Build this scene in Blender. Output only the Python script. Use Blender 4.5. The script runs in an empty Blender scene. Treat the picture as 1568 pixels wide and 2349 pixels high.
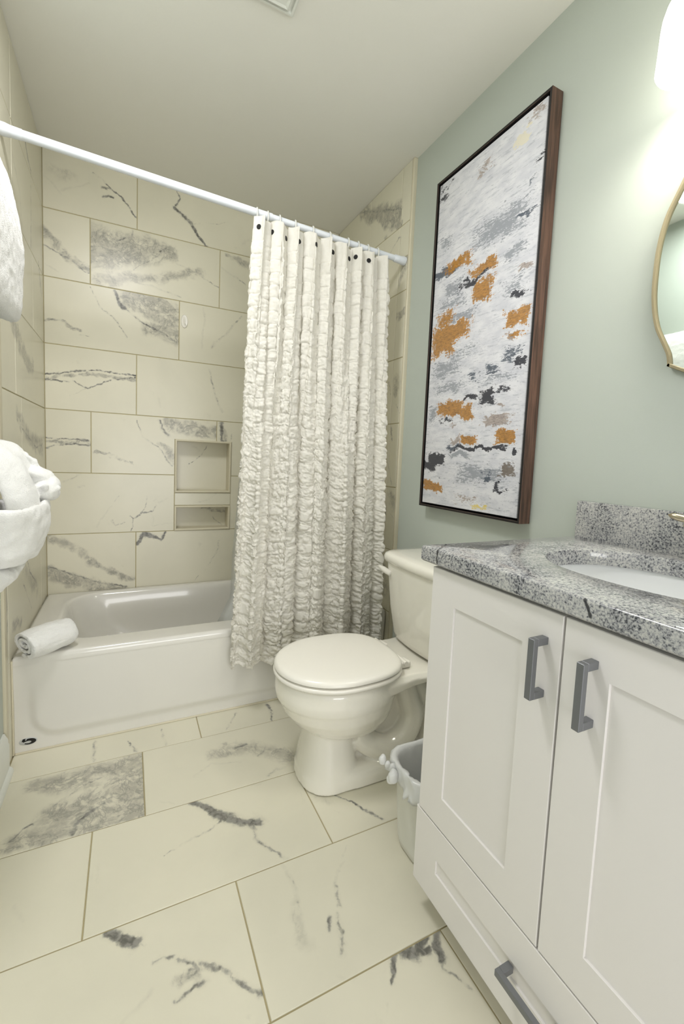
import bpy, bmesh, math, random
import numpy as np
from mathutils import Vector, Matrix
random.seed(7)
rng = np.random.RandomState(11)
sc = bpy.context.scene
COL = sc.collection
PI = math.pi

# ------------------------------------------------------------------ camera
cd = bpy.data.cameras.new('camera')
cam = bpy.data.objects.new('camera', cd)
COL.objects.link(cam)
cam.location = (0.3572, -2.4840, 1.0739)
_r = Vector((0.89739312, -0.43913941, 0.04292046))
_u = Vector((-0.00247868, 0.0922553, 0.9957323))
_f = Vector((0.44122493, 0.8936697, -0.08170079))
cam.matrix_world = Matrix.Translation(cam.location) @ Matrix((_r, _u, -_f)).transposed().to_4x4()
cd.sensor_fit = 'VERTICAL'
cd.sensor_height = 36
cd.lens = 994.04 / 2349 * 36
cd.shift_y = -0.01747
cd.clip_start = 0.02
sc.camera = cam

# ------------------------------------------------------------------ light, exposure
sc.view_settings.view_transform = 'Standard'
sc.view_settings.look = 'None'
sc.view_settings.gamma = 1
sc.view_settings.exposure = 0.0
sc.view_settings.use_curve_mapping = False
w = bpy.data.worlds.new('world')
sc.world = w
w.use_nodes = True
bg = w.node_tree.nodes['Background']
bg.inputs[0].default_value = (1.0, 0.985, 0.995, 1)
bg.inputs[1].default_value = 1.05
SHADE_EMIT = 6.0
BULB_W = 1.8
FRONT_FILL_W = 42.0
hall = bpy.data.lights.new('front_fill_light', 'AREA')       # added fill from behind the camera, brightens the far end; no known source
hall.shape = 'RECTANGLE'; hall.size = 1.8; hall.size_y = 1.2; hall.energy = FRONT_FILL_W; hall.color = (1, 1, 1)
front_fill_o = bpy.data.objects.new('front_fill_light', hall); COL.objects.link(front_fill_o)
front_fill_o.location = (0.70, -5.2, 0.75); front_fill_o.rotation_euler = (math.pi / 2 + 0.16, 0, 0)

top_fill = bpy.data.lights.new('top_fill_light', 'AREA')    # added overhead fill out of view, no fixture seen; evens the brightness
top_fill.shape = 'DISK'; top_fill.size = 0.40; top_fill.energy = 14.5; top_fill.color = (1, .985, 1)
top_fill_o = bpy.data.objects.new('top_fill_light', top_fill); COL.objects.link(top_fill_o)
top_fill_o.location = (0.28, -1.38, 2.39)

# ------------------------------------------------------------------ dimensions
Wd = 1.508; Hc = 2.42; TX = 1.490      # painted right wall, ceiling, face of the right-hand tiles
YT = -0.733; ZR = 0.352                # tub front, tub rim
YF = -2.66                             # wall behind the camera (wide opening added for light)
TH = 0.303; TL = 0.605

# ------------------------------------------------------------------ mesh helpers
def link(name, me, mat=None, parent=None, smooth=False):
    o = bpy.data.objects.new(name, me)
    COL.objects.link(o)
    if mat is not None and len(me.materials) == 0:
        me.materials.append(mat)
    if smooth:
        for p in me.polygons: p.use_smooth = True
    if parent is not None:
        base = Vector(parent['_base'])
        me.transform(Matrix.Translation(-base))
        o.parent = parent
        o['_base'] = parent['_base']
    else:
        o['_base'] = (0.0, 0.0, 0.0)
    return o

def pymesh(name, verts, faces, mat=None, parent=None, smooth=False):
    me = bpy.data.meshes.new(name)
    me.from_pydata([tuple(v) for v in verts], [], faces)
    me.update()
    return link(name, me, mat, parent, smooth)

def bmobj(name, bm, mat=None, parent=None, smooth=False, autosmooth=None):
    me = bpy.data.meshes.new(name)
    bmesh.ops.recalc_face_normals(bm, faces=bm.faces)
    bm.to_mesh(me); bm.free()
    o = link(name, me, mat, parent, smooth)
    if autosmooth is not None:
        for p in me.polygons: p.use_smooth = True
        me.set_sharp_from_angle(angle=math.radians(autosmooth))
    return o

def tag(o, label, cat, group=None):
    o['label'] = label; o['category'] = cat
    if group: o['group'] = group
    return o

def thing(name, loc, label, cat, group=None):
    o = bpy.data.objects.new(name, None)
    COL.objects.link(o)
    o.location = loc
    o.empty_display_size = 0.05
    o['_base'] = tuple(float(c) for c in loc)
    return tag(o, label, cat, group)

def structure(o):
    o['kind'] = 'structure'
    return o

def add_box(bm, x0, x1, y0, y1, z0, z1, bev=0.0, seg=2, mi=0):
    vs = [bm.verts.new((x, y, z)) for x in (x0, x1) for y in (y0, y1) for z in (z0, z1)]
    fs = [(0, 1, 3, 2), (4, 6, 7, 5), (0, 4, 5, 1), (2, 3, 7, 6), (0, 2, 6, 4), (1, 5, 7, 3)]
    faces = [bm.faces.new([vs[i] for i in f]) for f in fs]
    for f in faces: f.material_index = mi
    if bev > 0:
        es = set(e for f in faces for e in f.edges)
        bmesh.ops.bevel(bm, geom=list(es), offset=bev, segments=seg, profile=0.5, affect='EDGES')
    return vs

def box(name, x0, x1, y0, y1, z0, z1, mat, parent=None, bev=0.0, seg=2):
    bm = bmesh.new()
    add_box(bm, x0, x1, y0, y1, z0, z1, bev, seg)
    return bmobj(name, bm, mat, parent, autosmooth=40 if bev else None)

def add_loft(bm, rings, cap0=True, cap1=True, closed=True):
    R = [[bm.verts.new(p) for p in r] for r in rings]
    n = len(R[0])
    for a, b in zip(R[:-1], R[1:]):
        for i in range(n if closed else n - 1):
            j = (i + 1) % n
            bm.faces.new((a[i], a[j], b[j], b[i]))
    if cap0: bm.faces.new(list(reversed(R[0])))
    if cap1: bm.faces.new(R[-1])
    return R

def frame_of(t):
    t = Vector(t).normalized()
    a = Vector((0, 0, 1)) if abs(t.z) < 0.9 else Vector((1, 0, 0))
    u = t.cross(a).normalized()
    return u, t.cross(u).normalized()

def add_tube(bm, pts, rad, n=16, caps=True):
    pts = [Vector(p) for p in pts]
    rings = []
    for i, p in enumerate(pts):
        t = (pts[min(i + 1, len(pts) - 1)] - pts[max(i - 1, 0)])
        u, v = frame_of(t)
        if rings:                                   # keep the frame from twisting
            u = (pu - t.normalized() * pu.dot(t.normalized())).normalized(); v = t.normalized().cross(u)
        pu = u
        r = rad[i] if hasattr(rad, '__len__') else rad
        rings.append([p + u * (r * math.cos(2 * PI * k / n)) + v * (r * math.sin(2 * PI * k / n)) for k in range(n)])
    add_loft(bm, rings, caps, caps)

def add_lathe(bm, base, axis, prof, n=40, caps=True):
    """prof: (radius, height along the axis) pairs"""
    base = Vector(base); a = Vector(axis).normalized(); u, v = frame_of(a)
    rings = [[base + a * h + u * (r * math.cos(2 * PI * k / n)) + v * (r * math.sin(2 * PI * k / n)) for k in range(n)] for r, h in prof]
    add_loft(bm, rings, caps, caps)

def smooth_path(pts, k=8):
    pts = [Vector(p) for p in pts]
    out = []
    for i in range(len(pts) - 1):
        p0 = pts[max(i - 1, 0)]; p1 = pts[i]; p2 = pts[i + 1]; p3 = pts[min(i + 2, len(pts) - 1)]
        for s in range(k):
            t = s / k
            out.append(0.5 * ((2 * p1) + (p2 - p0) * t + (2 * p0 - 5 * p1 + 4 * p2 - p3) * t * t + (3 * p1 - p0 - 3 * p2 + p3) * t ** 3))
    out.append(pts[-1])
    return out

def rrect(cx, cy, hx, hy, r, z, n=10, m=6):
    """rounded rectangle, corresponding points for any size"""
    r = min(r, hx - 1e-4, hy - 1e-4)
    out = []
    cs = [(cx + hx - r, cy + hy - r, 0), (cx - hx + r, cy + hy - r, PI / 2), (cx - hx + r, cy - hy + r, PI), (cx + hx - r, cy - hy + r, 1.5 * PI)]
    for ci in range(4):
        x, y, a0 = cs[ci]
        arc = [(x + r * math.cos(a0 + PI / 2 * k / n), y + r * math.sin(a0 + PI / 2 * k / n)) for k in range(n + 1)]
        out += arc
        nx, ny, a1 = cs[(ci + 1) % 4]
        q = (nx + r * math.cos(a1), ny + r * math.sin(a1)); p = arc[-1]
        for k in range(1, m):
            out.append((p[0] + (q[0] - p[0]) * k / m, p[1] + (q[1] - p[1]) * k / m))
    return [(x, y, z) for x, y in out]

def remesh(o, voxel, smooth_it=6, fac=0.5):
    """fuse the overlapping closed shells of a mesh into one skin"""
    m = o.modifiers.new('fuse', 'REMESH'); m.mode = 'VOXEL'; m.voxel_size = voxel; m.use_smooth_shade = True
    if smooth_it:
        s = o.modifiers.new('soften', 'SMOOTH'); s.iterations = smooth_it; s.factor = fac
    dg = bpy.context.evaluated_depsgraph_get()
    dg.update()
    me = bpy.data.meshes.new_from_object(o.evaluated_get(dg))
    old = o.data
    for mt in old.materials:
        if len(me.materials) == 0: me.materials.append(mt)
    o.modifiers.clear(); o.data = me
    me.name = o.name
    for p in me.polygons: p.use_smooth = True
    return o

# numpy gradient-free value noise, 2D/3D
_perm = rng.permutation(512)
_val = rng.rand(512) * 2 - 1
def vnoise(x, y, z=0.0):
    x = np.asarray(x, float); y = np.asarray(y, float); z = np.asarray(z, float) + 0 * x
    xi = np.floor(x).astype(int); yi = np.floor(y).astype(int); zi = np.floor(z).astype(int)
    fx = x - xi; fy = y - yi; fz = z - zi
    s = lambda t: t * t * t * (t * (6 * t - 15) + 10)
    fx, fy, fz = s(fx), s(fy), s(fz)
    def h(a, b, c): return _val[_perm[(_perm[(_perm[a & 511] + b) & 511] + c) & 511]]
    def lx(b, c): return h(xi, b, c) * (1 - fx) + h(xi + 1, b, c) * fx
    def ly(c): return lx(yi, c) * (1 - fy) + lx(yi + 1, c) * fy
    return ly(zi) * (1 - fz) + ly(zi + 1) * fz
def fbm(x, y, z=0.0, o=3):
    a = 1.0; t = 0
    for k in range(o):
        t = t + a * vnoise(x * 2 ** k + 17 * k, y * 2 ** k + 5 * k, np.asarray(z) * 2 ** k); a *= 0.5
    return t

def ruffle_mesh(o, amp, freq, seed=0):
    """push vertices along their normals with noise (terry pile, crumple)"""
    me = o.data; n = len(me.vertices)
    co = np.empty(n * 3); no = np.empty(n * 3)
    me.vertices.foreach_get('co', co)
    me.vertex_normals.foreach_get('vector', no)
    co = co.reshape(-1, 3); no = no.reshape(-1, 3)
    d = amp * fbm(co[:, 0] * freq + seed, co[:, 1] * freq, co[:, 2] * freq, 3)
    co += no * d[:, None]
    me.vertices.foreach_set('co', co.ravel()); me.update()

# ------------------------------------------------------------------ materials
def sr(r, g, b):
    f = lambda c: (c / 255 / 12.92) if c / 255 <= 0.04045 else ((c / 255 + 0.055) / 1.055) ** 2.4
    return (f(r), f(g), f(b), 1)

class NT:
    def __init__(s, name):
        s.m = bpy.data.materials.new(name); s.m.use_nodes = True
        s.t = s.m.node_tree; s.n = s.t.nodes; s.l = s.t.links
        s.b = s.n['Principled BSDF']
    def new(s, typ, **kw):
        nd = s.n.new(typ)
        for k, v in kw.items(): setattr(nd, k, v)
        return nd
    def put(s, sock, v):
        if hasattr(v, 'is_output') or isinstance(v, bpy.types.NodeSocket): s.l.new(v, sock)
        else: sock.default_value = v
    def math(s, op, a, b=None, clamp=False):
        nd = s.new('ShaderNodeMath', operation=op, use_clamp=clamp)
        s.put(nd.inputs[0], a)
        if b is not None: s.put(nd.inputs[1], b)
        return nd.outputs[0]
    def vmath(s, op, a, b=None, scale=None):
        nd = s.new('ShaderNodeVectorMath', operation=op)
        s.put(nd.inputs[0], a)
        if b is not None: s.put(nd.inputs[1], b)
        if scale is not None: s.put(nd.inputs['Scale'], scale)
        return nd.outputs['Value'] if op in ('LENGTH', 'DOT_PRODUCT', 'DISTANCE') else nd.outputs[0]
    def coord(s): return s.new('ShaderNodeTexCoord').outputs['Object']
    def noise(s, vec, scale, detail=3, rough=0.5, dist=0.0, W=None, out='Fac'):
        nd = s.new('ShaderNodeTexNoise')
        if W is not None: nd.noise_dimensions = '4D'; nd.inputs['W'].default_value = W
        s.put(nd.inputs['Vector'], vec)
        nd.inputs['Scale'].default_value = scale; nd.inputs['Detail'].default_value = detail
        nd.inputs['Roughness'].default_value = rough; nd.inputs['Distortion'].default_value = dist
        return nd.outputs[0 if out == 'Fac' else 1]
    def ramp(s, fac, a, b, c=0.0, d=1.0, smooth=True):
        nd = s.new('ShaderNodeMapRange')
        if smooth: nd.interpolation_type = 'SMOOTHSTEP'
        s.put(nd.inputs[0], fac); s.put(nd.inputs[1], a); s.put(nd.inputs[2], b)
        s.put(nd.inputs[3], c); s.put(nd.inputs[4], d)
        return nd.outputs[0]
    def mix(s, fac, a, b):
        nd = s.new('ShaderNodeMix', data_type='RGBA')
        s.put(nd.inputs[0], fac); s.put(nd.inputs[6], a); s.put(nd.inputs[7], b)
        return nd.outputs[2]
    def bump(s, h, strength=0.2, dist=0.002):
        nd = s.new('ShaderNodeBump')
        nd.inputs['Strength'].default_value = strength; nd.inputs['Distance'].default_value = dist
        s.put(nd.inputs['Height'], h); s.l.new(nd.outputs[0], s.b.inputs['Normal'])
    def scaled(s, vec, sx, sy, sz):
        return s.vmath('MULTIPLY', vec, (sx, sy, sz))

def plain(name, col, rough=0.5, metal=0.0, spec=0.5, coat=0.0, mottle=0.03, bump=0.0, bscale=200):
    t = NT(name); b = t.b
    P = t.coord()
    n = t.noise(P, 6.0, 3)
    dark = tuple(c * (1 - mottle) for c in col[:3]) + (1,)
    t.l.new(t.mix(n, dark, col), b.inputs['Base Color'])
    b.inputs['Roughness'].default_value = rough; b.inputs['Metallic'].default_value = metal
    b.inputs['Specular IOR Level'].default_value = spec; b.inputs['Coat Weight'].default_value = coat
    b.inputs['Coat Roughness'].default_value = 0.05
    if bump: t.bump(t.noise(P, bscale, 3), bump, 0.001)
    return t.m

# node group: soft mask around the segment A-B, radius w0 at A and w1 at B
g = bpy.data.node_groups.new('segment', 'ShaderNodeTree')
for nm, st in (('P', 'NodeSocketVector'), ('A', 'NodeSocketVector'), ('BA', 'NodeSocketVector'), ('inv', 'NodeSocketFloat'), ('w0', 'NodeSocketFloat'), ('dw', 'NodeSocketFloat'), ('strength', 'NodeSocketFloat'), ('prev', 'NodeSocketFloat')):
    g.interface.new_socket(nm, in_out='INPUT', socket_type=st)
g.interface.new_socket('mask', in_out='OUTPUT', socket_type='NodeSocketFloat')
gi = g.nodes.new('NodeGroupInput'); go = g.nodes.new('NodeGroupOutput')
def _v(op): nd = g.nodes.new('ShaderNodeVectorMath'); nd.operation = op; return nd
def _m(op, cl=False): nd = g.nodes.new('ShaderNodeMath'); nd.operation = op; nd.use_clamp = cl; return nd
L_ = g.links.new
pa = _v('SUBTRACT'); L_(gi.outputs['P'], pa.inputs[0]); L_(gi.outputs['A'], pa.inputs[1])
dt = _v('DOT_PRODUCT'); L_(pa.outputs[0], dt.inputs[0]); L_(gi.outputs['BA'], dt.inputs[1])
h_ = _m('MULTIPLY', True); L_(dt.outputs['Value'], h_.inputs[0]); L_(gi.outputs['inv'], h_.inputs[1])
sc_ = _v('SCALE'); L_(gi.outputs['BA'], sc_.inputs[0]); L_(h_.outputs[0], sc_.inputs['Scale'])
df = _v('DISTANCE'); L_(pa.outputs[0], df.inputs[0]); L_(sc_.outputs[0], df.inputs[1])
wm = _m('MULTIPLY_ADD'); L_(h_.outputs[0], wm.inputs[0]); L_(gi.outputs['dw'], wm.inputs[1]); L_(gi.outputs['w0'], wm.inputs[2])
mr = g.nodes.new('ShaderNodeMapRange'); mr.interpolation_type = 'SMOOTHSTEP'
L_(df.outputs['Value'], mr.inputs[0]); mr.inputs[1].default_value = 0; L_(wm.outputs[0], mr.inputs[2]); L_(gi.outputs['strength'], mr.inputs[3]); mr.inputs[4].default_value = 0
mx = _m('MAXIMUM'); L_(mr.outputs[0], mx.inputs[0]); L_(gi.outputs['prev'], mx.inputs[1]); L_(mx.outputs[0], go.inputs[0])

TILE_BASE = sr(225, 221, 201)
TILE_GREY = sr(167, 164, 151)
TILE_DARK = sr(72, 72, 70)
def marble(name, veins, to3, seed, rough=0.28):
    """stone-look porcelain: veins are polylines on the tile's own plane"""
    t = NT(name); P = t.coord()
    def warped(scale, amp, scale2, amp2):
        a = t.vmath('SUBTRACT', t.noise(P, scale, 3, W=seed, out='Color'), (0.5, 0.5, 0.5))
        q = t.vmath('ADD', P, t.vmath('SCALE', a, scale=amp))
        if amp2:
            b2 = t.vmath('SUBTRACT', t.noise(P, scale2, 2, W=seed + 3, out='Color'), (0.5, 0.5, 0.5))
            q = t.vmath('ADD', q, t.vmath('SCALE', b2, scale=amp2))
        return q
    def chain(vs, Pw):
        prev = 0.0
        for kind, w0, w1, s, pts in vs:
            n = len(pts) - 1
            for i in range(n):
                A = Vector(to3(*pts[i])); B = Vector(to3(*pts[i + 1])); BA = B - A
                nd = t.new('ShaderNodeGroup'); nd.node_tree = g
                t.l.new(Pw, nd.inputs['P'])
                nd.inputs['A'].default_value = A; nd.inputs['BA'].default_value = BA
                nd.inputs['inv'].default_value = 1 / max(BA.length_squared, 1e-8)
                wa = w0 + (w1 - w0) * i / n; wb = w0 + (w1 - w0) * (i + 1) / n
                k = 1.75 if kind == 'l' else 1.25
                nd.inputs['w0'].default_value = wa * k; nd.inputs['dw'].default_value = (wb - wa) * k
                nd.inputs['strength'].default_value = s
                t.put(nd.inputs['prev'], prev)
                prev = nd.outputs[0]
        return prev
    lines = [v for v in veins if v[0] == 'l']; clouds = [v for v in veins if v[0] == 'c']
    base = t.mix(t.ramp(t.noise(P, 3.2, 4, 0.55, 0.6, W=seed), 0.35, 0.75, 0, 0.5), TILE_BASE, sr(211, 208, 189))
    fleck = t.ramp(t.noise(P, 7.0, 6, 0.6, 1.6, W=seed + 1.7), 0.63, 0.74, 0, 0.16)
    col = t.mix(fleck, base, TILE_GREY)
    if clouds:
        cm = chain(clouds, warped(8, 0.10, 35, 0.03))
        big = t.ramp(t.noise(P, 13, 6, 0.6, 1.6, W=seed + 5), 0.36, 0.52, 0.25, 1.0)
        sm = t.ramp(t.noise(P, 42, 6, 0.65, 0.8, W=seed + 6), 0.36, 0.58, 0.55, 1.0)
        body = t.ramp(cm, 0.06, 0.7)
        col = t.mix(t.math('MULTIPLY', t.math('MULTIPLY', body, big), t.math('MULTIPLY', sm, 0.85)), col, TILE_GREY)
        fine = t.ramp(t.math('ABSOLUTE', t.math('SUBTRACT', t.noise(P, 11, 7, 0.66, 1.0, W=seed + 8), 0.5)), 0.0, 0.035, 0.5, 0)
        col = t.mix(t.math('MULTIPLY', body, fine), col, sr(124, 123, 116))
    if lines:
        lm = chain(lines, warped(15, 0.026, 62, 0.013))
        br = t.noise(P, 55, 5, 0.65, 0.4, W=seed + 9)
        br2 = t.noise(P, 14, 3, 0.5, W=seed + 10)
        col = t.mix(t.math('MULTIPLY', lm, t.ramp(br, .3, .7, .12, .42)), col, sr(140, 139, 132))
        core = t.math('ADD', lm, t.math('MULTIPLY', t.math('SUBTRACT', br, 0.5), 1.0))
        core = t.math('ADD', core, t.math('MULTIPLY', t.math('SUBTRACT', br2, 0.5), 0.9))
        col = t.mix(t.math('MULTIPLY', t.ramp(core, 0.38, 0.88), 0.86), col, t.mix(t.ramp(t.noise(P, 48, 5, 0.6, 0.8, W=seed + 12), 0.35, 0.62), TILE_DARK, sr(138, 137, 131)))
    t.l.new(col, t.b.inputs['Base Color'])
    t.b.inputs['Roughness'].default_value = rough
    t.b.inputs['Specular IOR Level'].default_value = 0.4
    return t.m

M = {}
M['grout'] = plain('tile_grout', sr(182, 172, 132), 0.9, mottle=0.12, bump=0.2)
M['floor_grout'] = plain('floor_grout', sr(176, 165, 128), 0.9, mottle=0.2, bump=0.2)
M['tile_trim'] = plain('tile_trim', sr(216, 209, 184), 0.35, mottle=0.06)
M['paint'] = plain('sage_wall_paint', sr(189, 196, 187), 0.55, spec=0.3, mottle=0.02, bump=0.12, bscale=260)
M['ceiling'] = plain('ceiling_paint', sr(232, 231, 222), 0.8, spec=0.2, mottle=0.02, bump=0.25, bscale=120)
M['trim'] = plain('white_trim_paint', sr(226, 228, 220), 0.4, mottle=0.02)
M['enamel'] = plain('tub_enamel', sr(224, 222, 214), 0.16, coat=0.4, mottle=0.01)
M['porcelain'] = plain('toilet_porcelain', sr(240, 237, 225), 0.10, coat=0.6, mottle=0.01)
M['seat'] = plain('toilet_seat_plastic', sr(240, 237, 227), 0.22, mottle=0.01)
M['plastic'] = plain('white_plastic', sr(226, 231, 236), 0.3, mottle=0.01)
M['ring'] = plain('ring_plastic', sr(226, 226, 218), 0.25, mottle=0.01)
M['dark'] = plain('dark_grommet', sr(20, 19, 18), 0.75, mottle=0.1)
M['cabinet'] = plain('cabinet_lacquer', sr(234, 231, 227), 0.38, mottle=0.012)
M['pull'] = plain('grey_pull_metal', sr(128, 130, 133), 0.45, metal=0.55, mottle=0.05)
M['shadowgap'] = plain('cabinet_inside', sr(120, 116, 106), 0.8)
M['nickel'] = plain('brushed_nickel', sr(196, 184, 160), 0.28, metal=1.0, mottle=0.08)
M['champagne'] = plain('champagne_mirror_frame', sr(150, 139, 110), 0.5, metal=0.45, mottle=0.06)
M['chrome'] = plain('chrome', sr(205, 205, 205), 0.12, metal=1.0)
M['sink'] = plain('sink_porcelain', sr(236, 238, 238), 0.12, coat=0.5, mottle=0.01)
M['black'] = plain('badge_black', sr(16, 16, 17), 0.35)
M['badge'] = plain('badge_silver', sr(196, 198, 196), 0.4, metal=0.1)
M['door'] = plain('door_paint', sr(225, 225, 218), 0.45)

def make_mirror():
    t = NT('mirror_silver')
    t.l.new(t.mix(t.noise(t.coord(), 3, 2), sr(214, 222, 216), sr(220, 227, 220)), t.b.inputs['Base Color'])
    t.b.inputs['Metallic'].default_value = 1; t.b.inputs['Roughness'].default_value = 0.02
    return t.m
M['mirror'] = make_mirror()

def make_terry(name, col):
    t = NT(name); P = t.coord()
    n = t.noise(P, 420, 2); n2 = t.noise(P, 60, 3)
    t.l.new(t.mix(n2, tuple(c * .93 for c in col[:3]) + (1,), col), t.b.inputs['Base Color'])
    t.b.inputs['Roughness'].default_value = 0.95; t.b.inputs['Specular IOR Level'].default_value = 0.1
    t.b.inputs['Sheen Weight'].default_value = 0.3; t.b.inputs['Sheen Roughness'].default_value = 0.6
    t.bump(t.math('ADD', n, t.math('MULTIPLY', n2, 0.8)), 0.55, 0.003)
    return t.m
M['terry'] = make_terry('white_terry_cloth', sr(240, 240, 236))

def make_cloth():
    t = NT('ivory_ruffled_fabric'); P = t.coord()
    n = t.noise(P, 90, 4, 0.6)
    t.l.new(t.mix(n, sr(230, 227, 215), sr(243, 241, 235)), t.b.inputs['Base Color'])
    t.b.inputs['Roughness'].default_value = 0.8; t.b.inputs['Specular IOR Level'].default_value = 0.2
    t.bump(t.noise(t.scaled(P, 1, 1, .5), 260, 4, 0.6), 0.35, 0.002)
    tr = t.new('ShaderNodeBsdfTranslucent'); tr.inputs[0].default_value = sr(240, 236, 222)
    mx = t.new('ShaderNodeMixShader'); mx.inputs[0].default_value = 0.22
    out = t.n['Material Output']
    t.l.new(t.b.outputs[0], mx.inputs[1]); t.l.new(tr.outputs[0], mx.inputs[2]); t.l.new(mx.outputs[0], out.inputs[0])
    return t.m
M['cloth'] = make_cloth()

def make_film(name, col, alpha, rough=0.25):
    t = NT(name)
    t.l.new(t.mix(t.noise(t.coord(), 30, 3), col, tuple(c * .95 for c in col[:3]) + (1,)), t.b.inputs['Base Color'])
    t.b.inputs['Roughness'].default_value = rough; t.b.inputs['Alpha'].default_value = alpha
    return t.m
M['liner'] = make_film('frosted_liner_film', sr(226, 230, 228), 0.55)
M['bag'] = make_film('white_bag_film', sr(236, 237, 234), 0.82, 0.3)
M['bin'] = plain('white_bin_plastic', sr(226, 226, 218), 0.35, mottle=0.01)

def segmask(t, Pw, pts, w0, base=(0, 0, 0)):
    prev = 0.0
    for p, q in zip(pts[:-1], pts[1:]):
        A = Vector(p) - Vector(base); BA = Vector(q) - Vector(p)
        nd = t.new('ShaderNodeGroup'); nd.node_tree = g
        t.l.new(Pw, nd.inputs['P'])
        nd.inputs['A'].default_value = A; nd.inputs['BA'].default_value = BA; nd.inputs['inv'].default_value = 1 / max(BA.length_squared, 1e-8)
        nd.inputs['w0'].default_value = w0; nd.inputs['dw'].default_value = 0; nd.inputs['strength'].default_value = 1
        t.put(nd.inputs['prev'], prev); prev = nd.outputs[0]
    return prev
def make_granite(base):
    t = NT('grey_granite'); P = t.coord()
    sp = t.noise(P, 235, 4, 0.68, 0.3)
    cloud = t.noise(t.scaled(P, 1.0, 1.6, 1.0), 9, 4, 0.6, 0.5)
    v = t.math('ADD', t.math('MULTIPLY', t.math('SUBTRACT', sp, 0.5), 1.9), t.math('MULTIPLY', t.math('SUBTRACT', cloud, 0.5), 0.75))
    v = t.math('ADD', v, 0.5)
    rp = t.new('ShaderNodeValToRGB'); t.l.new(v, rp.inputs[0])
    e = rp.color_ramp.elements
    e[0].position = 0.16; e[0].color = sr(46, 48, 54)
    e[1].position = 0.95; e[1].color = sr(206, 206, 202)
    for pos, c in ((0.32, sr(104, 106, 110)), (0.46, sr(156, 157, 159)), (0.66, sr(186, 186, 182))):
        x = e.new(pos); x.color = c
    blk = t.ramp(t.noise(P, 30, 5, 0.72, 0.8, W=2.0), 0.70, 0.75, 0, 0.85)
    col = t.mix(blk, rp.outputs[0], sr(34, 36, 42))
    wv = t.vmath('SUBTRACT', t.noise(P, 60, 4, .6, out='Color'), (.5, .5, .5))
    Pw = t.vmath('ADD', P, t.vmath('SCALE', wv, scale=.014))
    cr = t.math('MAXIMUM', segmask(t, Pw, [(.966, -1.736, .853), (.966, -1.737, .876), (.970, -1.734, .884), (1.03, -1.690, .884)], .0055, base), segmask(t, Pw, [(.967, -2.0795, .880), (.966, -2.086, .870), (.966, -2.090, .858)], .0065, base))
    col = t.mix(t.ramp(t.math('ADD', cr, t.math('SUBTRACT', sp, .5)), .35, .8, 0, .9), col, sr(30, 31, 37))
    t.l.new(col, t.b.inputs['Base Color'])
    t.b.inputs['Roughness'].default_value = 0.09; t.b.inputs['Specular IOR Level'].default_value = 0.55
    return t.m
M['granite'] = make_granite((1.235, -2.051, .847))

def make_wood():
    t = NT('walnut_frame_wood'); P = t.coord()
    n = t.noise(t.scaled(P, 40, 40, 2.2), 3.0, 5, 0.6, 0.6)
    t.l.new(t.mix(t.ramp(n, 0.3, 0.7), sr(58, 40, 31), sr(104, 76, 62)), t.b.inputs['Base Color'])
    t.b.inputs['Roughness'].default_value = 0.42
    t.bump(n, 0.15, 0.001)
    return t.m
M['wood'] = make_wood()
M['wood_dark'] = plain('frame_inner_black', sr(15, 11, 9), 0.6)

def make_shade():
    t = NT('lit_opal_glass')
    t.l.new(t.mix(t.noise(t.coord(), 8, 2), (1, .97, .90, 1), (1, .95, .84, 1)), t.b.inputs['Emission Color'])
    t.b.inputs['Base Color'].default_value = (0.85, 0.85, 0.82, 1)
    t.b.inputs['Emission Strength'].default_value = SHADE_EMIT
    t.b.inputs['Roughness'].default_value = 0.2
    return t.m
M['shade'] = make_shade()
def make_bulb():
    t = NT('lit_bulb')
    t.b.inputs['Base Color'].default_value = (1, 1, 1, 1)
    t.b.inputs['Emission Color'].default_value = (1, .93, .78, 1)
    t.b.inputs['Emission Strength'].default_value = 25
    return t.m
M['bulb'] = make_bulb()

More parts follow.
